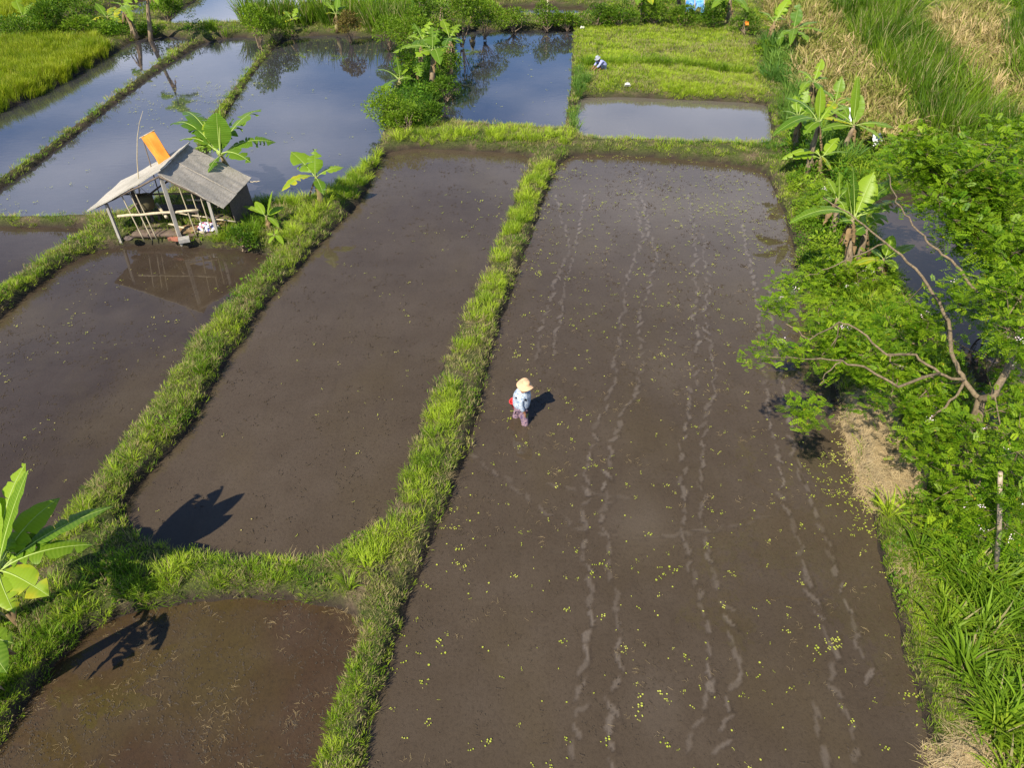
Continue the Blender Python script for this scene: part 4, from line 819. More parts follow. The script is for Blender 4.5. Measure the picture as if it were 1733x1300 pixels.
ban(1372,190,1376,140,[(1392,98,.9,.06,.42), (1350,118,.6,.15,.4), (1402,132,.4,.2,.4), (1352,160,.2,.25,.36), (1395,165,.3,.2,.36,dict(b=0))], 'banana plant at the edge of the dry maize above the bank group', seed=43, tears=.3, dead=3, rad=.12)
ban(1408,400,1416,338,[(1398,300,.8,.1,.4), (1440,318,.5,.15,.4), (1385,345,.3,.22,.38), (1432,362,.2,.2,.36), (1420,290,.95,.05,.4)], 'banana plant behind the tallest one, with its leaves to the left', seed=44, tears=.2, dead=2, rad=.11, dry_trunk=True)
ban(712,120,714,70,[(700,38,.8,.08,.6), (728,34,.9,.06,.6), (740,66,.4,.2,.6), (690,62,.5,.2,.6), (702,92,.2,.22,.5,dict(b=0)), (730,92,.2,.22,.5)], 'banana plant at the back of the ridge, left of the tall one', seed=45, tears=.35, dead=3, rad=.15, dry_trunk=True)
ban(760,112,762,66,[(748,30,.8,.08,.55), (778,40,.7,.1,.55), (784,72,.3,.2,.5), (750,90,.2,.2,.45,dict(b=0))], 'banana plant at the back of the ridge, right of the tall one', seed=46, tears=.35, dead=3, rad=.14, dry_trunk=True)
# far ones
ban(252,60,247,-28,[(215,-50,.6,.2,.7), (285,-45,.6,.2,.7), (230,5,.3,.2,.6), (268,8,.3,.2,.6), (250,-90,.95,.05,.6), (290,-10,.4,.2,.6), (212,-20,.4,.2,.6)], 'tall banana plant with a straw coloured stem on the far left bank', seed=20, tears=.3, dead=5, rad=.13, dry_trunk=True)
ban(230,58,209,14,[(190,5,.5,.2,.6), (222,-8,.8,.1,.6), (238,12,.4,.2,.6), (225,36,.2,.2,.5), (195,30,.3,.2,.5,Yl)], 'banana plant leaning left beside the straw coloured stem', seed=21, tears=.3, dead=3, rad=.16, dry_trunk=True)
ban(185,48,182,28,[(161,4,.8,.05,.5), (195,10,.6,.1,.5,dict(yel=.6)), (155,34,.3,.2,.5,Yl), (206,38,.3,.2,.5,dict(yel=.6)), (200,20,.5,.15,.5)], 'yellowish banana plant in front of the brown mud strip', seed=22, tears=.2, dead=1)
ban(40,50,39,28,[(25,-6,.8,.08,.6), (55,4,.7,.1,.6), (18,30,.3,.2,.5,Yl), (64,27,.3,.2,.5,dict(b=0))], 'banana plant among the bushes beyond the rice', seed=23, tears=.25, dead=2)
ban(570,50,569,23,[(545,-2,.7,.15,.5), (573,-8,.95,.05,.5), (587,9,.5,.15,.5), (549,22,.4,.15,.4,dict(yel=.6)), (583,26,.3,.2,.4)], 'pale banana plant in the middle of the tall grass belt', seed=24, tears=.15, dead=1)
ban(495,52,494,32,[(480,18,.7,.15,.4,dict(yel=.5)), (503,12,.8,.1,.4), (507,30,.4,.2,.4,dict(yel=.5)), (484,38,.3,.2,.4,Yl)], 'yellowish banana plant at the left end of the belt', seed=25, tears=.15, dead=1, rad=.1)
ban(752,60,746,8,[(768,-6,.6,.15,.6), (720,4,.4,.2,.6), (763,14,.3,.2,.6), (732,-15,.8,.1,.6), (750,-25,.9,.05,.5), (708,16,.3,.2,.5)], 'banana plant with a dark stem behind the ridge', seed=26, tears=.3, dead=3, rad=.17, dry_trunk=True)
ban(712,30,708,-2,[(690,-10,.5,.2,.6), (725,-12,.6,.2,.6), (700,18,.3,.2,.6,dict(b=0))], 'banana plant far behind the end of the belt', seed=27, tears=.3, dead=2, rad=.16, dry_trunk=True)
ban(800,40,798,12,[(780,0,.5,.2,.6), (812,-8,.7,.1,.6), (822,18,.3,.2,.6,Yl), (786,24,.3,.2,.6)], 'banana plant in the hedge left of the water strip', seed=28, tears=.3, dead=3, rad=.15)
ban(1087,38,1088,-8,[(1070,-25,.6,.2,.6), (1108,-20,.6,.2,.6), (1078,8,.3,.2,.6), (1104,8,.3,.2,.5,Yl)], 'banana plant with a thin pale stem behind the lawn', seed=29, tears=.3, dead=2, rad=.14, dry_trunk=True)
ban(1148,24,1147,-18,[(1130,-35,.6,.2,.6), (1165,-30,.6,.2,.6), (1135,0,.3,.2,.6)], 'banana plant left of the blue tarpaulin', seed=30, tears=.3, dead=2, rad=.16, dry_trunk=True)
ban(1233,46,1236,-2,[(1204,14,.3,.2,.6), (1266,20,.3,.2,.5), (1215,-15,.6,.2,.6), (1255,-18,.6,.2,.6), (1238,-30,.9,.05,.5)], 'banana plant with an orange brown stem right of the blue tarpaulin', seed=31, tears=.3, dead=3, rad=.17, dry_trunk=True)

# ---------------------------------------------------------------- trees and shrubs
def compound(mb, c, d, L, r, tint, mat_w=.034, pairs=6):
    """one feathery leaf: a drooping stalk with paired leaflets"""
    d = d.normalized(); s = d.cross(Vector((0, 0, 1))); s = s.normalized() if s.length > .1 else Vector((1, 0, 0))
    roll = r.normal(0, .35); n = s.cross(d).normalized(); s = np.array(s * math.cos(roll) + n * math.sin(roll)); d = np.array(d); n = np.cross(s, d); c = np.array(c); q = L / .2
    t = np.repeat(np.arange(1, pairs + 1) / pairs, 2); sg = np.tile([-1., 1.], pairs); p = c + d * (L * t)[:, None]; p[:, 2] -= L * .35 * t * t
    l = (.060 * q * (1 - .3 * abs(t - .5)))[:, None]; w = mat_w * .5 * q
    e = s * sg[:, None] + d * .45 + n * r.uniform(-.25, .1, 2 * pairs)[:, None]; e /= np.linalg.norm(e, axis=1)[:, None]; f = np.cross(e, n); f /= np.linalg.norm(f, axis=1)[:, None]
    v = np.stack([p, p + e * l * .5 + f * w, p + e * l, p + e * l * .5 - f * w], 1).reshape(-1, 3)
    k = c + d * L; k[2] -= L * .35; v = np.concatenate([v, [k, k + d * .03 + s * w, k + d * .06, k + d * .03 - s * w]]); m_ = 2 * pairs + 1
    mb.add(v.tolist(), [(4 * i, 4 * i + 1, 4 * i + 2, 4 * i + 3) for i in range(m_)], b=np.repeat(r.random(m_), 4).tolist(), d=np.repeat(r.random(m_), 4).tolist(), tint=tint, dry=.01)
def spray(mb, c, r, n, L, up=.5, spread=.10, tint=.5, axis=None):
    for i in range(n):
        a = r.uniform(0, 6.283); d = Vector((math.cos(a), math.sin(a), r.uniform(-.2, 1) * up * 1.4)); 
        if axis is not None: d = d * .75 + axis * .6
        o = Vector(r.normal(0, spread, 3)); compound(mb, c + o, d, L * r.uniform(.6, 1.15), r, float(np.clip(tint + r.normal(0, .18), 0, 1)))
def P3(u, v, h): return Vector(at(u, v, h))
def woody(name, base, branches, tufts, blobs, label, cat, group=None, seed=0, leafL=.175, flowers=0, bark='bark', leaf='tree_leaf', tint=.5):
    r = np.random.default_rng(seed); t = thing(name, base, label, cat, group); mb = MB()
    for pts, r0, r1 in branches:
        pts = [Vector(p) for p in pts]; Q = []
        for i in range(len(pts) - 1):
            for k in range(4): Q.append(pts[i].lerp(pts[i + 1], k / 4) + (Vector(r.normal(0, .02, 3)) if k else Vector()))
        Q.append(pts[-1]); mb.tube(Q, [r0 + (r1 - r0) * i / (len(Q) - 1) for i in range(len(Q))], 7)
    # twigs reaching into every leafy mass
    cb = MB(); fl_ = []
    nodes = [Vector(p) for pts, _, _ in branches for a_, b_ in zip(pts[:-1], pts[1:]) for p in (Vector(a_), Vector(a_).lerp(Vector(b_), .5), Vector(b_))]
    for c, rad, n in blobs:
        c = Vector(c); hubs = []
        for i in range(max(3, n // 11)):
            v = Vector(r.normal(0, 1, 3)); v.normalize(); p = c + Vector((v.x * rad[0], v.y * rad[1], v.z * rad[2])) * r.uniform(.3, .85)
            p.z = max(p.z, .4); st = min(nodes, key=lambda q: (q - p).length + r.uniform(0, .2)); mdp = st.lerp(p, .5) + Vector(r.normal(0, .07, 3))
            mb.tube([st, mdp, p], [.016, .011, .006], 5, False); nodes += [mdp]; hubs.append((p, v))
        for i in range(n):
            h_, v = hubs[r.integers(len(hubs))]; e = Vector(r.normal(0, 1, 3)) * .21; e.z *= .7; p = h_ + e
            if p.z < .35: p.z = .35 + r.uniform(0, .3)
            if i % 4 == 0: mb.tube([h_, p], [.006, .003], 4, False)
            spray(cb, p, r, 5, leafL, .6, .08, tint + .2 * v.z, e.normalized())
            if flowers and r.random() < flowers: fl_.append(p + Vector((0, 0, .12)))
    for c, n in tufts:
        c = Vector(c)
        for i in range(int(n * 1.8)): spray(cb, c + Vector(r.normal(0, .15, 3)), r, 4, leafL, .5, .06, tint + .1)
        if flowers and r.random() < .2: fl_.append(c + Vector((0, 0, .15)))
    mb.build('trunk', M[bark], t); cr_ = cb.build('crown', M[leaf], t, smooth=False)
    if fl_:
        fb = MB()
        for p in fl_:
            for i in range(14): q = p + Vector(r.normal(0, .035, 3)); leaf_quad(fb, q, Vector(r.normal(0, 1, 3)), .022, r, 1.0)
        fb.build('blossom', M['petal'], t)
    return t
kn = P3(1660, 676, 2.7); b0 = Vector(at(1622, 862, .3)); b0.z = gz(b0) - .05
gp = lambda u, v, h: P3(u, v, h)
woody('leafy_tree', b0, [
  ([b0, gp(1630,800,1.1), gp(1640,735,1.9), kn], .12, .085),
  ([b0 + Vector((.35, .25, 0)), gp(1650,820,1.0), gp(1655,740,2.0), kn], .09, .06),
  ([kn, gp(1683,668,3.0), gp(1705,625,3.3), gp(1722,560,3.7), gp(1735,500,4.0), gp(1745,430,4.3)], .075, .045),
  ([kn, gp(1632,645,2.9), gp(1615,610,3.1), gp(1608,560,3.4), gp(1590,510,3.7), gp(1550,455,4.0), gp(1500,412,4.2), gp(1450,372,4.35), gp(1393,334,4.5)], .05, .013),
  ([gp(1632,645,2.9), gp(1590,632,3.1), gp(1550,600,3.3), gp(1500,600,3.5), gp(1455,560,3.6), gp(1420,545,3.7), gp(1370,575,3.8), gp(1330,548,3.9)], .03, .010),
  ([gp(1590,632,3.1), gp(1520,655,3.2), gp(1470,625,3.4), gp(1425,610,3.6), gp(1375,608,3.7), gp(1300,604,3.9)], .03, .009),
  ([gp(1425,610,3.6), gp(1400,630,3.4), gp(1388,650,3.3)], .014, .007),
  ([gp(1500,412,4.2), gp(1450,432,4.1), gp(1400,455,4.0), gp(1360,470,3.9)], .018, .008),
  ([gp(1632,645,2.9), gp(1600,690,2.6), gp(1560,720,2.5), gp(1530,740,2.4)], .03, .012),
  ([b0, gp(1600,790,.9), gp(1585,745,1.4), gp(1578,700,1.9)], .04, .02),
  ([gp(1690,545,3.6), gp(1640,480,4.1), gp(1610,440,4.4), gp(1580,418,4.6), gp(1555,392,4.7), gp(1525,350,4.8), gp(1508,318,4.9), gp(1502,292,5.0)], .03, .010)],
 [(gp(1318,590,3.9), 5), (gp(1290,596,3.9), 9), (gp(1340,596,3.7), 7), (gp(1318,516,3.9), 14), (gp(1340,500,3.9), 8), (gp(1358,548,3.7), 6), (gp(1356,700,3.2), 16), (gp(1362,680,3.2), 5), (gp(1330,478,3.9), 10), (gp(1370,482,3.9), 10), (gp(1393,330,4.4), 2), (gp(1375,322,4.3), 8), (gp(1502,288,5.0), 5), (gp(1615,485,4.3), 10), (gp(1635,505,4.2), 8), (gp(1550,735,2.5), 7), (gp(1570,720,2.6), 6)],
 [(gp(1450,590,3.0), (.9, .9, .5), 150), (gp(1520,640,2.6), (.8, .8, .5), 110), (gp(1420,560,3.0), (.7, .7, .4), 90), (gp(1580,570,2.6), (.8, .8, .6), 70), (gp(1700,760,2.5), (.9, .9, .7), 90), (gp(1640,830,1.8), (.8, .8, .6), 70), (gp(1700,650,1.5), (.7, .8, .5), 70), (gp(1590,770,1.6), (.6, .6, .5), 50), (gp(1680,880,1.8), (.7, .5, .4), 60), (gp(1560,680,2.2), (.5, .5, .4), 60), (gp(1722,490,4.7), (.6, .7, .4), 110), (gp(1715,560,4.3), (.45, .5, .4), 70), (gp(1710,590,2.4), (.6, .7, .5), 90), (gp(1728,700,2.2), (.5, .6, .5), 80), (gp(1725,800,3.0), (.6, .6, .5), 100), (gp(1650,740,2.6), (.4, .5, .4), 40), (gp(1560,520,3.2), (.5, .5, .35), 50), (gp(1660,520,3.6), (.5, .5, .4), 50)],
 'large spreading tree with pale forked trunk, feathery leaves and pinkish blossom on the right bank', 'tree', 'leafy trees on the right bank', 31, flowers=.022, bark='bark', tint=.30)
b1 = Vector(at(1745, 560, .3)); k1 = gp(1700, 470, 2.2)
woody('leafy_tree', b1, [([b1, gp(1722,520,1.2), k1, gp(1660,400,3.2), gp(1620,330,4.0), gp(1600,290,4.4)], .10, .03), ([b1 + Vector((.2, .3, 0)), gp(1735,480,2.0), gp(1700,390,3.4), gp(1690,320,4.4), gp(1690,270,4.9)], .08, .03), ([k1, gp(1640,400,3.0), gp(1600,370,3.6), gp(1560,320,4.2)], .05, .02)],
 [], [(gp(1600,300,4.6), (1.5, 1.1, .8), 180), (gp(1560,270,4.8), (1.1, .9, .6), 130), (gp(1680,280,4.9), (1.5, 1.2, .9), 190), (gp(1720,350,4.4), (1.0, 1.0, 1.0), 140), (gp(1610,350,4.3), (1.0, .8, .5), 90), (gp(1690,230,4.6), (1.2, .9, .6), 120), (gp(1710,440,4.0), (.9, .9, .8), 150), (gp(1650,400,3.6), (.9, .8, .6), 170), (gp(1540,260,4.0), (.8, .7, .4), 90), (gp(1720,500,2.6), (.7, .8, .6), 120)],
 'dense dark crowned tree behind the brown pond at the right edge', 'tree', 'leafy trees on the right bank', 32, tint=.22, leafL=.24)
# a row of smaller feathery shrubs
def feather(u, v, h, rad, n, label, seed, tint=.5, fl=0.0, leafL=.2):
    c = P3(u, v, h); b = Vector((c.x, c.y, 0)); b.z = gz(b)
    woody('feathery_shrub', b, [([b, b.lerp(c, .5) + Vector((.05, 0, 0)), c], .035, .015), ([b, b.lerp(c, .5) + Vector((-.15, .1, 0)), c + Vector((-.2, .1, .1))], .03, .01)], [], [(c, rad, n)], label, 'shrub', 'feathery shrubs along the right bank', seed, leafL=leafL, tint=tint, flowers=fl)
feather(1395, 455, 1.0, (.75, .7, .55), 110, 'feathery shrub leaning over the footprints paddy beside the banana stems', 41, .35, .04)
feather(1395, 350, .8, (.6, .6, .4), 60, 'low feathery shrub left of the tallest banana plant', 42, .25)
feather(1430, 345, .8, (.6, .6, .4), 50, 'dark feathery shrub at the foot of the banana group', 43, .1)
feather(1470, 470, 1.0, (.5, .5, .4), 50, 'feathery shrub under the young banana plant', 44, .55, .05)
feather(1400, 530, .8, (.5, .6, .35), 60, 'low feathery shrub under the long branches', 45, .45)
feather(1520, 545, 1.3, (.6, .6, .5), 70, 'dark feathery shrub at the edge of the brown pond', 46, .1)
feather(1700, 500, 1.2, (.7, .7, .6), 70, 'dark feathery shrub at the far right edge', 47, .05)
feather(1640, 905, .7, (.6, .35, .3), 45, 'bright low shrub between the tree foot and the arching grass', 48, .8)

def bush(u, v, h, rad, n, size, label, seed, leaf='shrub_leaf', tint=.5, cat='bush', group='bushes on the far banks', stems=5, name='bush'):
    rad = tuple(q * .85 for q in rad); c = P3(u, v, h); b = Vector((c.x, c.y, 0)); b.z = max(gz(b), .1); r = np.random.default_rng(seed)
    t = thing(name, b, label, cat, group); mb = MB(); cb = MB(); lobes = []
    for i in range(stems * 2):
        d = Vector(r.normal(0, 1, 3)); d.normalize(); p = c + Vector((d.x * rad[0] * .7, d.y * rad[1] * .7, abs(d.z) * rad[2] * .8 - rad[2] * .2)); lobes.append(p)
        mb.tube([b + Vector(r.normal(0, .05, 3)), b.lerp(p, .5) + Vector(r.normal(0, .1, 3)), p], [.035, .02, .008], 5, False)
    for i in range(n):
        L_ = lobes[r.integers(len(lobes))]; v_ = Vector(r.normal(0, 1, 3)); v_.normalize(); k = r.uniform(.3, 1) ** .5
        p = L_ + Vector((v_.x * rad[0], v_.y * rad[1], v_.z * rad[2])) * .45 * k; p.z = max(p.z, b.z + .05)
        leaf_quad(cb, p, v_ + Vector((0, 0, .2)), size * r.uniform(.6, 1.2), r, .55, tint=float(np.clip(tint + r.normal(0, .15), 0, 1)), dry=.02)
    mb.build('stem', M['twig'], t, smooth=True); cb.build('foliage', M[leaf], t, smooth=False)
bush(655,180,1.0,(1.2,1.0,1.0),2600,.11,'round bright green bush overhanging the large blue pond',51,tint=.8)
bush(690,200,.8,(1.0,.9,.8),1700,.11,'bush at the near foot of the ridge',52,tint=.5)
bush(735,190,.7,(.9,.9,.7),1600,.11,'dark bush on the pond side of the ridge',53,tint=.1)
bush(755,150,.7,(.8,1.2,.7),1700,.11,'dark creeper covered bush facing the north pond',54,tint=.15)
bush(760,110,.8,(.9,1.6,.8),2000,.11,'olive bush at the far end of the ridge',55,tint=.35)
bush(690,110,1.4,(1.0,1.0,1.2),1900,.12,'dark leafy bush behind the lower banana plant',56,tint=.1)
bush(700,55,1.6,(1.6,1.2,1.5),2400,.15,'large bush at the right end of the tall grass belt',57,tint=.45)
bush(730,30,2.0,(1.6,1.2,1.9),2400,.15,'tall bush beside the dark banana stem',58,tint=.25)
bush(655,50,1.2,(1.2,1.0,1.0),1500,.14,'leafy bush within the tall grass belt',59,tint=.5)
bush(432,40,1.4,(1.0,1.0,1.4),1700,.15,'bright bush at the left end of the tall grass belt',60,tint=.65)
bush(465,44,1.0,(1.3,1.0,1.0),1700,.14,'broad bush in front of the tall grass belt',61,tint=.5)
bush(590,42,1.1,(.9,.9,.9),1200,.14,'bronze leaved bush beside the pale banana plant',62,leaf='bronze',tint=.5) if 'bronze' in M else None
bush(780,20,2.0,(1.8,1.3,1.8),2600,.16,'tall hedge bush left of the water strip',63,tint=.4)
bush(820,30,1.3,(1.6,1.1,1.2),2000,.15,'hedge bush above the corner of the north pond',64,tint=.6)
bush(870,32,.8,(1.5,.8,.8),1500,.14,'low hedge bush in front of the water strip',65,tint=.5)
bush(925,26,1.0,(1.1,.8,1.1),1500,.14,'bush around the bamboo post',66,tint=.35)
bush(960,34,.7,(1.1,.8,.7),1300,.14,'low bush at the lawn corner',67,tint=.4)
bush(1010,28,.9,(1.5,.9,.9),1700,.14,'dark bush behind the left part of the lawn',68,tint=.1)
bush(1050,26,1.0,(1.4,.9,1.0),1700,.14,'bush behind the middle of the lawn',69,tint=.2)
bush(1110,20,1.1,(1.8,1.0,1.1),2000,.14,'olive bush left of the tarpaulin',70,tint=.5)
bush(1160,28,.9,(1.4,.9,.8),1600,.14,'leafy bush in front of the tarpaulin',71,tint=.35)
bush(1210,26,1.1,(1.1,.9,1.1),1700,.14,'dark bush right of the tarpaulin',72,tint=.05)
bush(1262,40,1.0,(1.1,1.2,1.0),1500,.14,'bushy growth between the lawn and the banana group',73,tint=.3)
bush(1290,85,.5,(.6,.9,.6),700,.16,'bright yellow green clump at the right edge of the lawn',74,tint=1.0)
bush(90,30,1.2,(1.8,1.4,1.2),2200,.16,'dark bush in front of the far rice field',75,tint=.15)
bush(30,48,1.0,(1.8,1.2,1.0),2000,.15,'bush around the banana plant beyond the rice',76,tint=.3)
bush(140,48,.8,(1.6,1.0,.8),1600,.14,'bush between the rice and the mud strip',77,tint=.5)
bush(120,10,1.4,(2.4,1.6,1.4),2200,.17,'broad dark bush above the mud strip',78,tint=.2)
bush(280,12,1.2,(1.4,1.2,1.2),1400,.16,'bush behind the straw coloured banana stem',79,tint=.3)
bush(410,405,.5,(.6,.6,.5),1100,.08,'dark leafy bush against the hut wall',80,tint=.1)
bush(1350,110,.5,(.7,.7,.5),900,.12,'dark undergrowth bush below the leaning banana plants',81,tint=.1)

# ---------------------------------------------------------------- the field hut
hb = Vector((-10.95, 23.3, .3)); hut = thing('field_hut', hb, 'open bamboo field hut with grey weathered roof', 'hut')
RF, RB = Vector((-11.02, 22.15, 2.53)), Vector((-11.0, 24.75, 2.45))
EF, EB = Vector((-9.2, 22.05, 1.42)), Vector((-8.95, 24.35, 1.45))
LF, LB = Vector((-13.6, 22.0, 1.32)), Vector((-13.5, 24.4, 1.35))
def slab(mb, quad, th, nx=16, ny=16, sag=.03, wav=.0, seed=0):
    a, b, c, d = quad; n = (b - a).cross(d - a).normalized(); n = n if n.z > 0 else -n; r = np.random.default_rng(seed); vs = []
    for lay in (0, 1):
        for j in range(ny + 1):
            for i in range(nx + 1):
                s, t = i / nx, j / ny; p = (a.lerp(b, s)).lerp(d.lerp(c, s), t)
                p = p + n * (-sag * math.sin(math.pi * s) - th * lay + (vn(s * 7 + seed, t * 7, 1) - .5) * .03)
                if i in (0, nx) or j in (0, ny): p += (b - a).normalized() * (vn(t * 23 + seed, i, 1) - .5) * .035
                vs.append(p)
    W_ = nx + 1; o = W_ * (ny + 1); fs = []
    for j in range(ny):
        for i in range(nx): q = j * W_ + i; fs += [(q, q + 1, q + W_ + 1, q + W_), (q + o, q + o + W_, q + o + W_ + 1, q + o + 1)]
    for i in range(nx): fs += [(i, i + o, i + 1 + o, i + 1), (ny * W_ + i, ny * W_ + i + 1, ny * W_ + i + 1 + o, ny * W_ + i + o)]
    for j in range(ny): fs += [(j * W_, (j + 1) * W_, (j + 1) * W_ + o, j * W_ + o), (j * W_ + nx, j * W_ + nx + o, (j + 1) * W_ + nx + o, (j + 1) * W_ + nx)]
    mb.add(vs, fs)
def lp(a, b, t): return a.lerp(b, t)
m1 = MB(); slab(m1, [lp(RF, RB, 0), lp(RF, RB, .47), lp(EF, EB, .47), EF], .035, seed=1); ro = m1.build('roof', M['roof'], hut, smooth=False); ro['label'] = 'front half of the right roof slope'
m1 = MB(); up2 = Vector((0, 0, .022)); slab(m1, [lp(RF, RB, .45) + up2, RB + up2, EB + up2, lp(EF, EB, .45) + up2], .035, seed=4); ro = m1.build('roof', M['roof'], hut, smooth=False); ro['label'] = 'rear half of the right roof slope'
m1 = MB(); rise = Vector((.10, 0, .12)); slab(m1, [RF + rise, LF, LB, RB + rise], .04, seed=7); ro = m1.build('roof', M['roof_sun_tint'] if 'roof_sun_tint' in M else M['wood_grey'], hut, smooth=False); ro['label'] = 'left roof slope with a sunlit tone painted into its colour'
fz = lambda x, y: float(height(x, y)) - .05
def post(a, b, w, mat='wood_grey', name='post', label=None):
    mb = MB(); mb.beam(a, b, w, w * .8); o = mb.build(name, M[mat], hut, smooth=False)
    if label: o['label'] = label
def pole(a, b, r0=.02, mat='bamboo', name='pole'):
    a = Vector(a); b = Vector(b); mb = MB(); n = 7; mb.tube([a.lerp(b, i / n) + Vector((0, 0, .012 * math.sin(i * 2.2))) for i in range(n + 1)], [r0 * (1.08 if i % 2 else .95) for i in range(n + 1)], 7); return mb.build(name, M[mat], hut)
post((-10.94, 22.15, fz(-10.94, 22.15)), (-11.0, 22.22, 2.42), .11, label='thick front post carrying the ridge')
post((-12.95, 22.2, fz(-12.95, 22.2)), (-13.0, 22.2, 1.48), .095)
post((-9.75, 22.35, .2), (-9.75, 22.3, 1.68), .09)
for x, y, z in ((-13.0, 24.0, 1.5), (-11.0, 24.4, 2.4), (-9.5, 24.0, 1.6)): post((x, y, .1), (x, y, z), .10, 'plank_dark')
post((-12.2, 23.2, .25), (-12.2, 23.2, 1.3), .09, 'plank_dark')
pole((-12.10, 22.05, .25), (-12.45, 22.25, 1.80)); pole((-11.85, 22.10, .25), (-12.20, 22.3, 1.9)); pole((-11.72, 22.15, .25), (-12.0, 22.25, 1.95))
pole((-10.42, 22.25, .25), (-10.60, 22.35, 2.2)); pole((-10.18, 22.35, .25), (-10.28, 22.4, 2.05)); pole((-9.98, 22.45, .25), (-10.02, 22.4, 1.85))
pole((-12.75, 22.15, 1.08), (-10.15, 22.30, 1.22), .045); pole((-11.9, 23.2, 1.02), (-11.2, 22.2, 1.02), .05); pole((-10.9, 23.3, 1.12), (-9.6, 23.3, 1.15), .03)
pole((-11.3, 22.7, .98), (-9.2, 22.7, .62), .025); pole((-11.4, 22.6, .6), (-10.2, 22.35, .38), .035)
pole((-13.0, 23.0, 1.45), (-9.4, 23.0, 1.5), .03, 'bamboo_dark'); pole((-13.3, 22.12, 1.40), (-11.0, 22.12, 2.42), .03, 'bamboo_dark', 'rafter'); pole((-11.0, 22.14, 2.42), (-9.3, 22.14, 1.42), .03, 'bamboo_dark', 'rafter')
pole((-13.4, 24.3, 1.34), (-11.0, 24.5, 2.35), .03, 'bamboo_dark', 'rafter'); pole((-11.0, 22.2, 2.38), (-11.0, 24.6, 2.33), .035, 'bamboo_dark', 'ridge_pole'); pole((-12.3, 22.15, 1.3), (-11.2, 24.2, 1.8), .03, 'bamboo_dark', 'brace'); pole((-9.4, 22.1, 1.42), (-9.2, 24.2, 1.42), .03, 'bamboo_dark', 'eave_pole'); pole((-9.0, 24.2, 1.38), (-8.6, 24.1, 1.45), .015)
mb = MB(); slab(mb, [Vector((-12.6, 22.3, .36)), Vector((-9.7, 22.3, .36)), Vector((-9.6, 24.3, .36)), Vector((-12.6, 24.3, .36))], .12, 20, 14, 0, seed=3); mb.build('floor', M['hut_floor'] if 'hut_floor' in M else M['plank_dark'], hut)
mb = MB(); slab(mb, [Vector((-9.3, 22.8, 1.4)), Vector((-9.15, 24.3, 1.4)), Vector((-9.05, 24.3, .3)), Vector((-9.2, 22.8, .3))], .03, 10, 8, 0, seed=5); mb.build('wall', M['plank_dark'], hut, smooth=False)
bn = thing('bench', (-11.3, 23.5, .38), 'low dark plank bench inside the hut', 'bench'); mb = MB()
for k in range(4): mb.box((-11.35, 23.30 + k * .15, .72), (1.5, .13, .04))
mb.build('seat', M['plank_dark'], bn, smooth=False); 
for x, y in ((-12.0, 23.3), (-10.7, 23.3), (-12.0, 23.75), (-10.7, 23.75)): mb = MB(); mb.beam((x, y, .36), (x, y, .70), .07, .07); mb.build('leg', M['plank_dark'], bn, smooth=False)
sb_ = thing('stone_block', (-10.62, 21.95, .3), 'grey concrete block at the foot of the front hut post', 'block'); mb = MB(); mb.box((-10.72, 21.93, .36), (.34, .26, .12), Matrix.Rotation(.4, 3, 'Z')); o = mb.build('block', M['concrete'], sb_, smooth=False)
bm_ = MB(); bm_.box((-11.0, 21.98, .36), (.24, .16, .09), Matrix.Rotation(-.2, 3, 'Z')); bm_.box((-11.2, 22.0, .35), (.14, .14, .07), Matrix.Rotation(.5, 3, 'Z')); o = bm_.build('brick', M['terracotta'], smooth=False); tag(o, 'broken red brick beside the grey block', 'brick')
def lump(name, c, size, mat, label, cat, seed=0, amp=.35, parent=None, sub=4):
    bm = bmesh.new(); bmesh.ops.create_icosphere(bm, subdivisions=sub, radius=1); off = Vector((seed * 3.1, 0, 0))
    for v in bm.verts:
        n = mnoise.noise(v.co * 1.6 + off) * amp + mnoise.noise(v.co * 4 + off) * amp * .45; v.co = v.co * (1 + n); v.co = Vector((v.co.x * size[0], v.co.y * size[1], max(v.co.z, -.55) * size[2])) + Vector(c)
    me = bpy.data.meshes.new(name); bm.to_mesh(me); bm.free(); me.materials.append(M[mat]); me.polygons.foreach_set('use_smooth', [True] * len(me.polygons))
    o = link(bpy.data.objects.new(name, me), parent); 
    if label: tag(o, label, cat)
    return o
lump('clothes_bundle', (-10.13, 22.62, .48), (.34, .22, .16), 'bundle', 'crumpled white, red and blue clothes bundle on the hut floor', 'clothes', 3)
lump('dry_leaf_heap', (-10.75, 22.5, .42), (.40, .25, .12), 'banana_dry', 'brown heap of dry leaves behind the front hut post', 'leaf heap', 5, .5)
lump('dry_leaf_heap', (-9.85, 22.9, .46), (.25, .2, .15), 'banana_dry', 'brown heap of dry leaves beside the clothes bundle', 'leaf heap', 8, .5)
lump('dark_bowl', (-12.55, 22.02, .36), (.14, .12, .08), 'plank_dark', 'dark lump on the grass beside the left hut post', 'clod', 9, .3)
bk = thing('hanging_basket', (-12.0, 22.75, 1.0), 'dark woven basket hanging under the left roof slope', 'basket'); mb = MB()
mb.tube([(-12.0, 22.75, 1.08), (-12.0, 22.75, 1.15), (-12.0, 22.75, 1.32), (-12.0, 22.75, 1.52)], [.20, .24, .26, .25], 14); mb.build('body', M['basket'] if 'basket' in M else M['plank_dark'], bk)
mb = MB(); mb.tube([(-12.2, 22.75, 1.52), (-12.0, 22.75, 1.78), (-11.8, 22.75, 1.52)], .008, 5); mb.build('handle', M['twig'], bk)
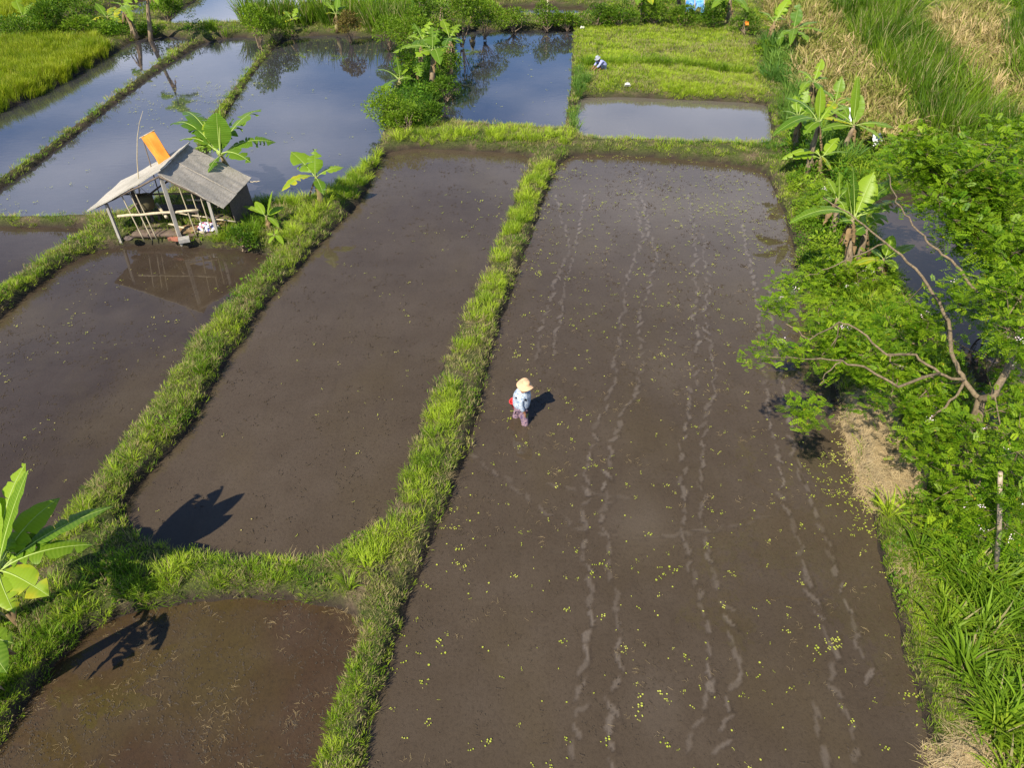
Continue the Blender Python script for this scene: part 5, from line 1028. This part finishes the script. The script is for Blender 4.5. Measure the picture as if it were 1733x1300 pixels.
# orange cloth on a cord behind the roof, and the thin bamboo rod
oc = thing('orange_cloth', (-12.1, 24.0, .3), 'orange cloth banner slanting down behind the hut roof', 'banner'); A = [Vector(aty(238.5, 232, 24.0)), Vector(aty(259, 221, 24.15)), Vector(aty(290, 268, 23.85)), Vector(aty(270, 280, 23.7))]
mb = MB(); nx, ny = 14, 26; vs = []
for lay in (0, 1):
    for j in range(ny + 1):
        for i in range(nx + 1):
            s, t = i / nx, j / ny; p = A[0].lerp(A[1], s).lerp(A[3].lerp(A[2], s), t); k = (.05 * math.sin(s * 7 + t * 3) + .04 * math.sin(s * 13 - t * 4)) * (.3 + t); p = p + Vector((.25 * k, k + .012 * lay, .3 * k)); vs.append(p)
W_ = nx + 1; o_ = W_ * (ny + 1); fs = [(j * W_ + i, j * W_ + i + 1, (j + 1) * W_ + i + 1, (j + 1) * W_ + i) for j in range(ny) for i in range(nx)]; fs += [tuple(q + o_ for q in reversed(f)) for f in fs]
mb.add(vs, fs); mb.build('cloth', M['orange'], oc); mb = MB(); mb.tube([A[0] + Vector((-.06, 0, -.03)), A[1] + Vector((.06, 0, .03))], .015, 6); mb.build('rod', M['bamboo'], oc)
mb = MB(); mb.tube([Vector((A[0].x, 24.02, .2)), A[0] + Vector((.03, .03, .02))], .018, 6); mb.build('pole', M['bamboo_dark'], oc)
rod = [aty(245, 398, 22.9), aty(236, 330, 22.95), aty(232, 270, 23), aty(232.5, 232, 23), aty(236, 207, 23), aty(242, 187, 23)]; mb = MB(); mb.tube([Vector(p) for p in rod], [.022, .02, .017, .013, .009, .005], 6); o = mb.build('bamboo_rod', M['bamboo']); tag(o, 'thin curved bamboo rod sticking up behind the left roof slope', 'rod')

# ---------------------------------------------------------------- small things
def post_thing(name, u, v, top, r0, mat, label, cat, h=.3):
    b = at(u, v, h); t_ = aty(top[0], top[1], b[1]); mb = MB(); mb.tube([Vector(b) - Vector((0, 0, .1)), Vector((b + t_) / 2) + Vector((.02, 0, 0)), Vector(t_)], [r0, r0 * .9, r0 * .8], 7); o = mb.build(name, M[mat]); tag(o, label, cat)
post_thing('bamboo_post', 926, 38, (927, -6), .07, 'bamboo', 'upright bamboo post in the hedge left of the lawn', 'post')
post_thing('wooden_stake', 762, 75, (766, 48), .05, 'bamboo', 'short pale stake at the corner of the north pond', 'stake')
post_thing('wooden_post', 1686, 985, (1693, 800), .045, 'bark_pale', 'pale wooden post under the leafy tree, left of a pair', 'post'); post_thing('wooden_post', 1700, 925, (1712, 790), .04, 'bark_pale', 'pale wooden post under the leafy tree, right of a pair', 'post')
def sheet(name, quad, mat, label, cat, amp=.1, seed=0, parent=None, th=.01):
    A = [Vector(q) for q in quad]; mb = MB(); nx = ny = 16; vs = []; nrm = (A[1] - A[0]).cross(A[3] - A[0]).normalized()
    for lay in (0, 1):
        for j in range(ny + 1):
            for i in range(nx + 1):
                s, t = i / nx, j / ny; p = A[0].lerp(A[1], s).lerp(A[3].lerp(A[2], s), t); k = (vn(s * 4 + seed, t * 4 + seed, 1) - .5) * 2 * amp + (vn(s * 11 + seed, t * 9, 1) - .5) * amp; vs.append(p + nrm * (k - th * lay))
    W_ = nx + 1; o_ = W_ * (ny + 1); fs = [(j * W_ + i, j * W_ + i + 1, (j + 1) * W_ + i + 1, (j + 1) * W_ + i) for j in range(ny) for i in range(nx)]; fs += [tuple(q + o_ for q in reversed(f)) for f in fs]
    mb.add(vs, fs); o = mb.build(name, M[mat], parent); 
    if label: tag(o, label, cat)
    return o
def vquad(u0, v0, u1, v1, y): return [aty(u0, v1, y), aty(u1, v1, y), aty(u1, v0, y), aty(u0, v0, y)]
y_ = at(1440, 225, .5)[1]; sheet('white_bag', vquad(1432, 182, 1441, 204, y_), 'white_plastic', 'white plastic bag behind the upright banana leaf', 'bag', .12, 1)
y_ = at(1485, 250, .5)[1]; sheet('white_bag', vquad(1477, 226, 1492, 246, y_), 'white_plastic', 'torn white plastic bag in the grass under the drooping banana leaf', 'bag', .12, 2)
y_ = at(1265, 60, .5)[1]; sheet('orange_leaf', vquad(1261, 35, 1267, 43, y_), 'orange', 'small orange leaf beside the banana group at the lawn edge', 'bag', .1, 3)  # an orange leaf, modelled as a crumpled cloth sheet
q = [Vector(at(u, v, .46)) for u, v in ((1057, 143), (1067, 144), (1066, 139), (1058, 139))]; sheet('white_sack', q, 'white_cloth', 'white sack lying on the cut grass near the squatting worker', 'sack', .03, 4, th=.06)
q = [Vector(at(u, v, .42)) for u, v in ((982, 47), (989, 47), (988, 43), (983, 43))]; sheet('paper_scrap', q, 'white_cloth', 'white scrap at the far left corner of the lawn', 'scrap', .04, 5, th=.02)
tp = thing('tarpaulin_shelter', at(1178, 32, .3), 'blue tarpaulin shelter in the bushes behind the lawn', 'shelter'); yb = at(1178, 34, .3)[1]
sheet('cover', [aty(1160, 17, yb - .3), aty(1190, 12, yb - .3), aty(1192, -8, yb + 1.6), aty(1163, -8, yb + 1.6)], 'blue_tarp', None, None, .18, 6, tp)
sheet('side_flap', [aty(1160, 20, yb - .35), aty(1166, 20, yb - .3), aty(1168, -4, yb), aty(1161, 0, yb)], 'blue_tarp', None, None, .1, 7, tp); sheet('side_flap', [aty(1186, 21, yb - .4), aty(1193, 20, yb - .4), aty(1193, 8, yb - .3), aty(1187, 8, yb - .3)], 'blue_tarp', None, None, .08, 8, tp)
for u in (1161, 1176, 1192): mb = MB(); mb.tube([Vector(aty(u, 27, yb)) , Vector(aty(u, -6, yb + .2))], .04, 6); mb.build('post', M['wood_grey'], tp)
sheet('back_wall', [aty(1166, 27, yb + .9), aty(1177, 27, yb + .9), aty(1177, 12, yb + .9), aty(1166, 12, yb + .9)], 'plank_dark', None, None, .02, 9, tp)

# ---------------------------------------------------------------- people
def skin_mesh(name, verts, edges, radii, mat, parent, root=0, sub=2, flat=None):
    me = bpy.data.meshes.new(name); me.from_pydata([tuple(v) for v in verts], edges, []); o = bpy.data.objects.new(name, me); COL.objects.link(o)
    md = o.modifiers.new('skin', 'SKIN'); md.use_smooth_shade = True
    for i, sv in enumerate(me.skin_vertices[0].data):
        rr = radii[i]; sv.radius = rr if isinstance(rr, tuple) else (rr, rr); sv.use_root = (i == root)
    s2 = o.modifiers.new('sub', 'SUBSURF'); s2.levels = sub; s2.render_levels = sub
    dg = bpy.context.evaluated_depsgraph_get(); dg.update(); nm = bpy.data.meshes.new_from_object(o.evaluated_get(dg)); nm.name = name
    bpy.data.objects.remove(o); nm.materials.clear(); nm.materials.append(M[mat]); nm.polygons.foreach_set('use_smooth', [True] * len(nm.polygons))
    return link(bpy.data.objects.new(name, nm), parent)
class Rig:
    def __init__(s, org, yaw, scale=1.0): s.o = Vector(org); s.m = Matrix.Rotation(yaw, 3, 'Z') * scale; s.v = []; s.e = []; s.r = []
    def P(s, p): return s.o + s.m @ Vector(p)
    def add(s, p, r, parent=None):
        s.v.append(s.P(p)); s.r.append(r); i = len(s.v) - 1
        if parent is not None: s.e.append((parent, i))
        return i
    def chain(s, pts, parent=None):
        for p, r in pts: parent = s.add(p, r, parent)
        return parent
def hand(g, w, d, s, parent, side):
    """palm, four bent fingers of unequal length and a thumb; d along the hand, s across it"""
    w = Vector(w); d = Vector(d).normalized(); s = Vector(s).normalized(); n = d.cross(s)
    pm = g.add(w + d * .05, (.030, .016), parent); k = g.add(w + d * .085, (.034, .014), pm)
    for i, (off, L) in enumerate(((-.027, .060), (-.009, .072), (.009, .068), (.027, .052))):
        a = w + d * .095 + s * off; f1 = g.add(a, .0095, k); f2 = g.add(a + d * L * .45 - n * .010 * side, .0088, f1); g.add(a + d * L * .72 - n * .038 * side, .008, f2)
    t1 = g.add(w + d * .045 + s * -.034, .012, pm); g.add(w + d * .085 + s * -.050 - n * .015 * side, .0095, t1)
def head(g, c, f, r_, mat_skin, parent):
    """c centre of skull, f facing direction; eyes, nose, mouth, ears and short hair"""
    f = Vector(f).normalized(); u = Vector((0, 0, 1)); s = f.cross(u).normalized(); u = s.cross(f); c = Vector(c); bm = bmesh.new(); bmesh.ops.create_uvsphere(bm, u_segments=24, v_segments=18, radius=1)
    for v in bm.verts:
        x, y, z = v.co; jaw = 1 - .28 * max(0, -z) ** 1.3; p = f * (y * .098 * jaw + (.012 if (z < -.3 and y > .4) else 0)) + s * (x * .076 * jaw) + u * z * .118
        if y > .85 and -.35 < z < .25: p += f * .016 * math.exp(-(x / .18) ** 2) * (1 if z < .15 else .4)
        if y > .7 and abs(abs(x) - .36) < .18 and .0 < z < .3: p -= f * .007
        v.co = c + p
    me = bpy.data.meshes.new('head'); bm.to_mesh(me); bm.free(); me.materials.append(M['skin']); me.polygons.foreach_set('use_smooth', [True] * len(me.polygons)); h = link(bpy.data.objects.new('head', me), parent)
    for sg in (-1, 1):
        mb = MB(); p = c + f * .086 + s * sg * .030 + u * .012; mb.tube([p - s * .012, p, p + s * .012], [.003, .008, .003], 6); mb.build('eye', M['hair'], h)
        mb = MB(); p = c + s * sg * .076 - f * .005; mb.tube([p - u * .03, p + s * sg * .01, p + u * .03], [.008, .014, .008], 6); mb.build('ear', M['skin'], h)
    mb = MB(); p = c + f * .085 - u * .052; mb.tube([p - s * .022, p + f * .006, p + s * .022], [.003, .006, .003], 6); mb.build('mouth', M['lip'], h)
    return h
M['lip'] = solid('lip', (.20, .06, .05), None, 10, .5, .1)
# the farmer wading to the right: back and near side to the camera
fc = at(881, 712); FY = R(-12)                              # local +X is where the farmer walks
fr = thing('person', (fc[0], fc[1], 0), 'farmer in a pale blue shirt, patterned trousers and peach hat wading with a bucket', 'person')
FZ = -.09; gr = Rig((fc[0], fc[1], FZ), FY, .92)
# legs: shins vanish into the mud
hipz = .56
gr.add((0, 0, hipz + .06), (.135, .15)); pel = 0
ln = gr.chain([((.02, -.095, hipz - .05), .095), ((.13, -.115, .26), .068), ((.14, -.12, .02), .052), ((.13, -.12, -.18), .045)], pel)
lf_ = gr.chain([((-.03, .095, hipz - .05), .095), ((-.11, .13, .26), .068), ((-.18, .14, .02), .052), ((-.22, .14, -.18), .045)], pel)
ch = gr.chain([((.015, 0, hipz + .22), (.125, .15)), ((.04, 0, hipz + .40), (.13, .165)), ((.055, 0, hipz + .50), (.10, .15)), ((.075, 0, hipz + .585), .052), ((.10, 0, hipz + .64), .050)], pel)
top = 0; nv = len(gr.v); sh = nv - 3
ra = gr.chain([((.06, -.165, hipz + .475), .062), ((.03, -.225, hipz + .24), .046), ((.13, -.215, hipz + .02), .036)], sh); hand(gr, (.145, -.215, hipz - .0), (.35, .05, -1), (0, 1, 0.1), ra, 1)
la = gr.chain([((.05, .165, hipz + .475), .062), ((-.05, .235, hipz + .26), .046), ((-.12, .22, hipz + .10), .036)], sh); hand(gr, (-.13, .22, hipz + .08), (-.25, 0, -1), (0, 1, 0), la, -1)
skin_mesh('body', gr.v, gr.e, gr.r, 'skin', fr)
def garment(org, yaw, parts, mat, name, parent, sc=1.0):
    g = Rig(org, yaw, sc); parts(g); return skin_mesh(name, g.v, g.e, g.r, mat, parent)
def shirt(g):
    g.add((.0, 0, hipz - .05), (.19, .215)); c = g.chain([((.015, 0, hipz + .20), (.20, .225)), ((.04, 0, hipz + .40), (.195, .24)), ((.055, 0, hipz + .51), (.12, .17)), ((.07, 0, hipz + .565), (.07, .075))], 0)
    g.chain([((.06, -.175, hipz + .475), .082), ((.03, -.235, hipz + .25), .068), ((.12, -.22, hipz + .04), .054)], 3); g.chain([((.05, .175, hipz + .475), .082), ((-.05, .245, hipz + .27), .068), ((-.115, .225, hipz + .12), .054)], 3)
garment((fc[0], fc[1], FZ), FY, shirt, 'shirt', 'shirt', fr, .92)
def trous(g):
    g.add((0, 0, hipz + .03), (.15, .165)); g.chain([((.03, -.10, hipz - .06), .125), ((.13, -.12, .27), .098), ((.145, -.125, .02), .088), ((.14, -.125, -.2), .08)], 0); g.chain([((-.03, .10, hipz - .06), .125), ((-.11, .13, .27), .098), ((-.17, .14, .02), .088), ((-.2, .14, -.2), .08)], 0)
garment((fc[0], fc[1], FZ), FY, trous, 'trousers', 'trousers', fr, .92)
hc = gr.P((.125, 0, hipz + .70)); hf = gr.m @ Vector((1, -.35, -.25)); head(gr, hc, hf, 0, 'skin', fr)
def hat_mesh(c, f, rb, rc, hh, mat, parent, droop=.03, wave=.035, tilt=.2):
    f = Vector(f).normalized(); u = Vector((0, 0, 1)); s = f.cross(u).normalized(); fh = u.cross(s); up = (u * math.cos(tilt) + fh * math.sin(tilt)).normalized(); fw = s.cross(up) * -1; c = Vector(c)
    prof = [(0, hh), (rc * .5, hh * .99), (rc * .85, hh * .86), (rc * .98, hh * .55), (rc * 1.02, .02), (rc * 1.3, -.004), (rb * .75, -.01), (rb * .92, -.016), (rb, -droop), (rb * .99, -droop - .008), (rb * .7, -.022), (rc * 1.0, -.012), (rc * .93, .02)]
    n = 32; vs = []
    for q, (pr, pz) in enumerate(prof):
        for k in range(n):
            a = 6.2832 * k / n; w = max(0, (pr - rc) / (rb - rc)); z = pz + wave * w * w * (math.sin(2 * a + .6) + .6 * math.sin(3 * a + 1.2)); rr = pr * (1 + .05 * w * math.sin(3 * a))
            vs.append(c + fw * rr * math.cos(a) + s * rr * math.sin(a) * .96 + up * z)
    mb = MB(); mb.add(vs, [(q * n + k, q * n + (k + 1) % n, (q + 1) * n + (k + 1) % n, (q + 1) * n + k) for q in range(len(prof) - 1) for k in range(n)] ); return mb.build('hat', M[mat], parent)
hat_mesh(hc + Vector((0, 0, .045)), hf, .205, .090, .10, 'hat', fr, .035, .055, .18)
mb = MB(); p0 = hc; mb.tube([p0 + Vector((0, 0, .04)), p0 + Vector((0, 0, .085))], [.088, .080], 12); mb.build('hair', M['hair'], fr)
# seedlings held in the near hand
sg = gr.P((.19, -.21, hipz - .10)); mb = MB(); r = np.random.default_rng(2)
for i in range(26):
    d = Vector((r.normal(.2, .3), r.normal(0, .25), r.uniform(.2, .8) * (1 if i % 2 else -1.4))).normalized(); s_ = Vector((d.y, -d.x, 0)).normalized() * .002; q = sg + d * r.uniform(.05, .11); mb.add([sg - s_, sg + s_, q], [(0, 1, 2)], b=float(r.random()), d=.9, tint=.7)
o = mb.build('seedling_bunch', M['shrub_leaf']); tag(o, 'small bunch of pale seedlings in the farmer\'s near hand', 'seedlings')
bc = gr.P((-.13, .25, hipz - .26)); bt = thing('bucket', bc, 'red plastic bucket held behind the farmer', 'bucket'); ax = Vector((-.28, .05, 1)).normalized(); q = ax.to_track_quat('Z', 'Y').to_matrix(); prof = [(0, 0), (.095, 0), (.105, .01), (.135, .22), (.150, .225), (.150, .238), (.135, .238), (.128, .22), (.098, .015), (0, .015)]; n = 28; vs = []
for pr, pz in prof:
    for k in range(n): a = 6.2832 * k / n; vs.append(bc + q @ Vector((pr * math.cos(a), pr * math.sin(a), pz)))
mb = MB(); mb.add(vs, [(j * n + k, j * n + (k + 1) % n, (j + 1) * n + (k + 1) % n, (j + 1) * n + k) for j in range(len(prof) - 1) for k in range(n)]); mb.build('body', M['bucket_red'], bt)
mb = MB(); mb.tube([bc + q @ Vector((.142 * math.cos(a), 0, .225 + .10 * math.sin(a))) for a in np.linspace(0, math.pi, 12)], .004, 5); mb.build('handle', M['wood_grey'], bt)
# the worker squatting on the far lawn, reaching left into the grass
wc = at(1021, 121, .32); WZ = gz(wc); wk = thing('person', (wc[0], wc[1], WZ), 'worker in a lavender shirt and grey hat squatting on the lawn', 'person'); WY = R(200); o3 = (wc[0], wc[1], WZ)
g = Rig(o3, WY, .92); g.add((-.10, 0, .22), (.15, .16)); g.chain([((.10, 0, .42), (.13, .15)), ((.24, 0, .58), (.12, .16)), ((.33, 0, .64), .055), ((.38, 0, .66), .05)], 0)
for sd_ in (-1, 1):
    g.chain([((-.02, .11 * sd_, .24), .10), ((.30, .19 * sd_, .42), .070), ((.10, .18 * sd_, .16), .055), ((.12, .17 * sd_, .05), .045), ((.26, .18 * sd_, .03), .040)], 0)
    e = g.chain([((.26, .17 * sd_, .58), .060), ((.42, .22 * sd_, .38), .046), ((.62, .12 * sd_, .22), .036)], 2); hand(g, (.63, .12 * sd_, .21), (.7, 0, -.6), (0, 1, 0), e, sd_)
skin_mesh('body', g.v, g.e, g.r, 'skin', wk)
def sh2(g):
    g.add((-.12, 0, .20), (.19, .20)); g.chain([((.08, 0, .43), (.17, .19)), ((.24, 0, .58), (.15, .19)), ((.31, 0, .63), (.08, .08))], 0)
    for sd_ in (-1, 1): g.chain([((.26, .18 * sd_, .57), .080), ((.41, .22 * sd_, .40), .062), ((.52, .18 * sd_, .30), .050)], 2)
garment(o3, WY, sh2, 'lavender', 'shirt', wk, .92)
def tr2(g):
    g.add((-.12, 0, .19), (.165, .17))
    for sd_ in (-1, 1): g.chain([((.0, .12 * sd_, .25), .115), ((.31, .19 * sd_, .42), .086), ((.11, .18 * sd_, .17), .070)], 0)
garment(o3, WY, tr2, 'jeans', 'trousers', wk, .92)
hc2 = g.P((.44, 0, .72)); hf2 = g.m @ Vector((1, 0, -.7)); head(g, hc2, hf2, 0, 'skin', wk); hat_mesh(hc2 + Vector((0, 0, .05)), hf2, .17, .10, .11, 'hat_grey', wk, .03, .01, .5)
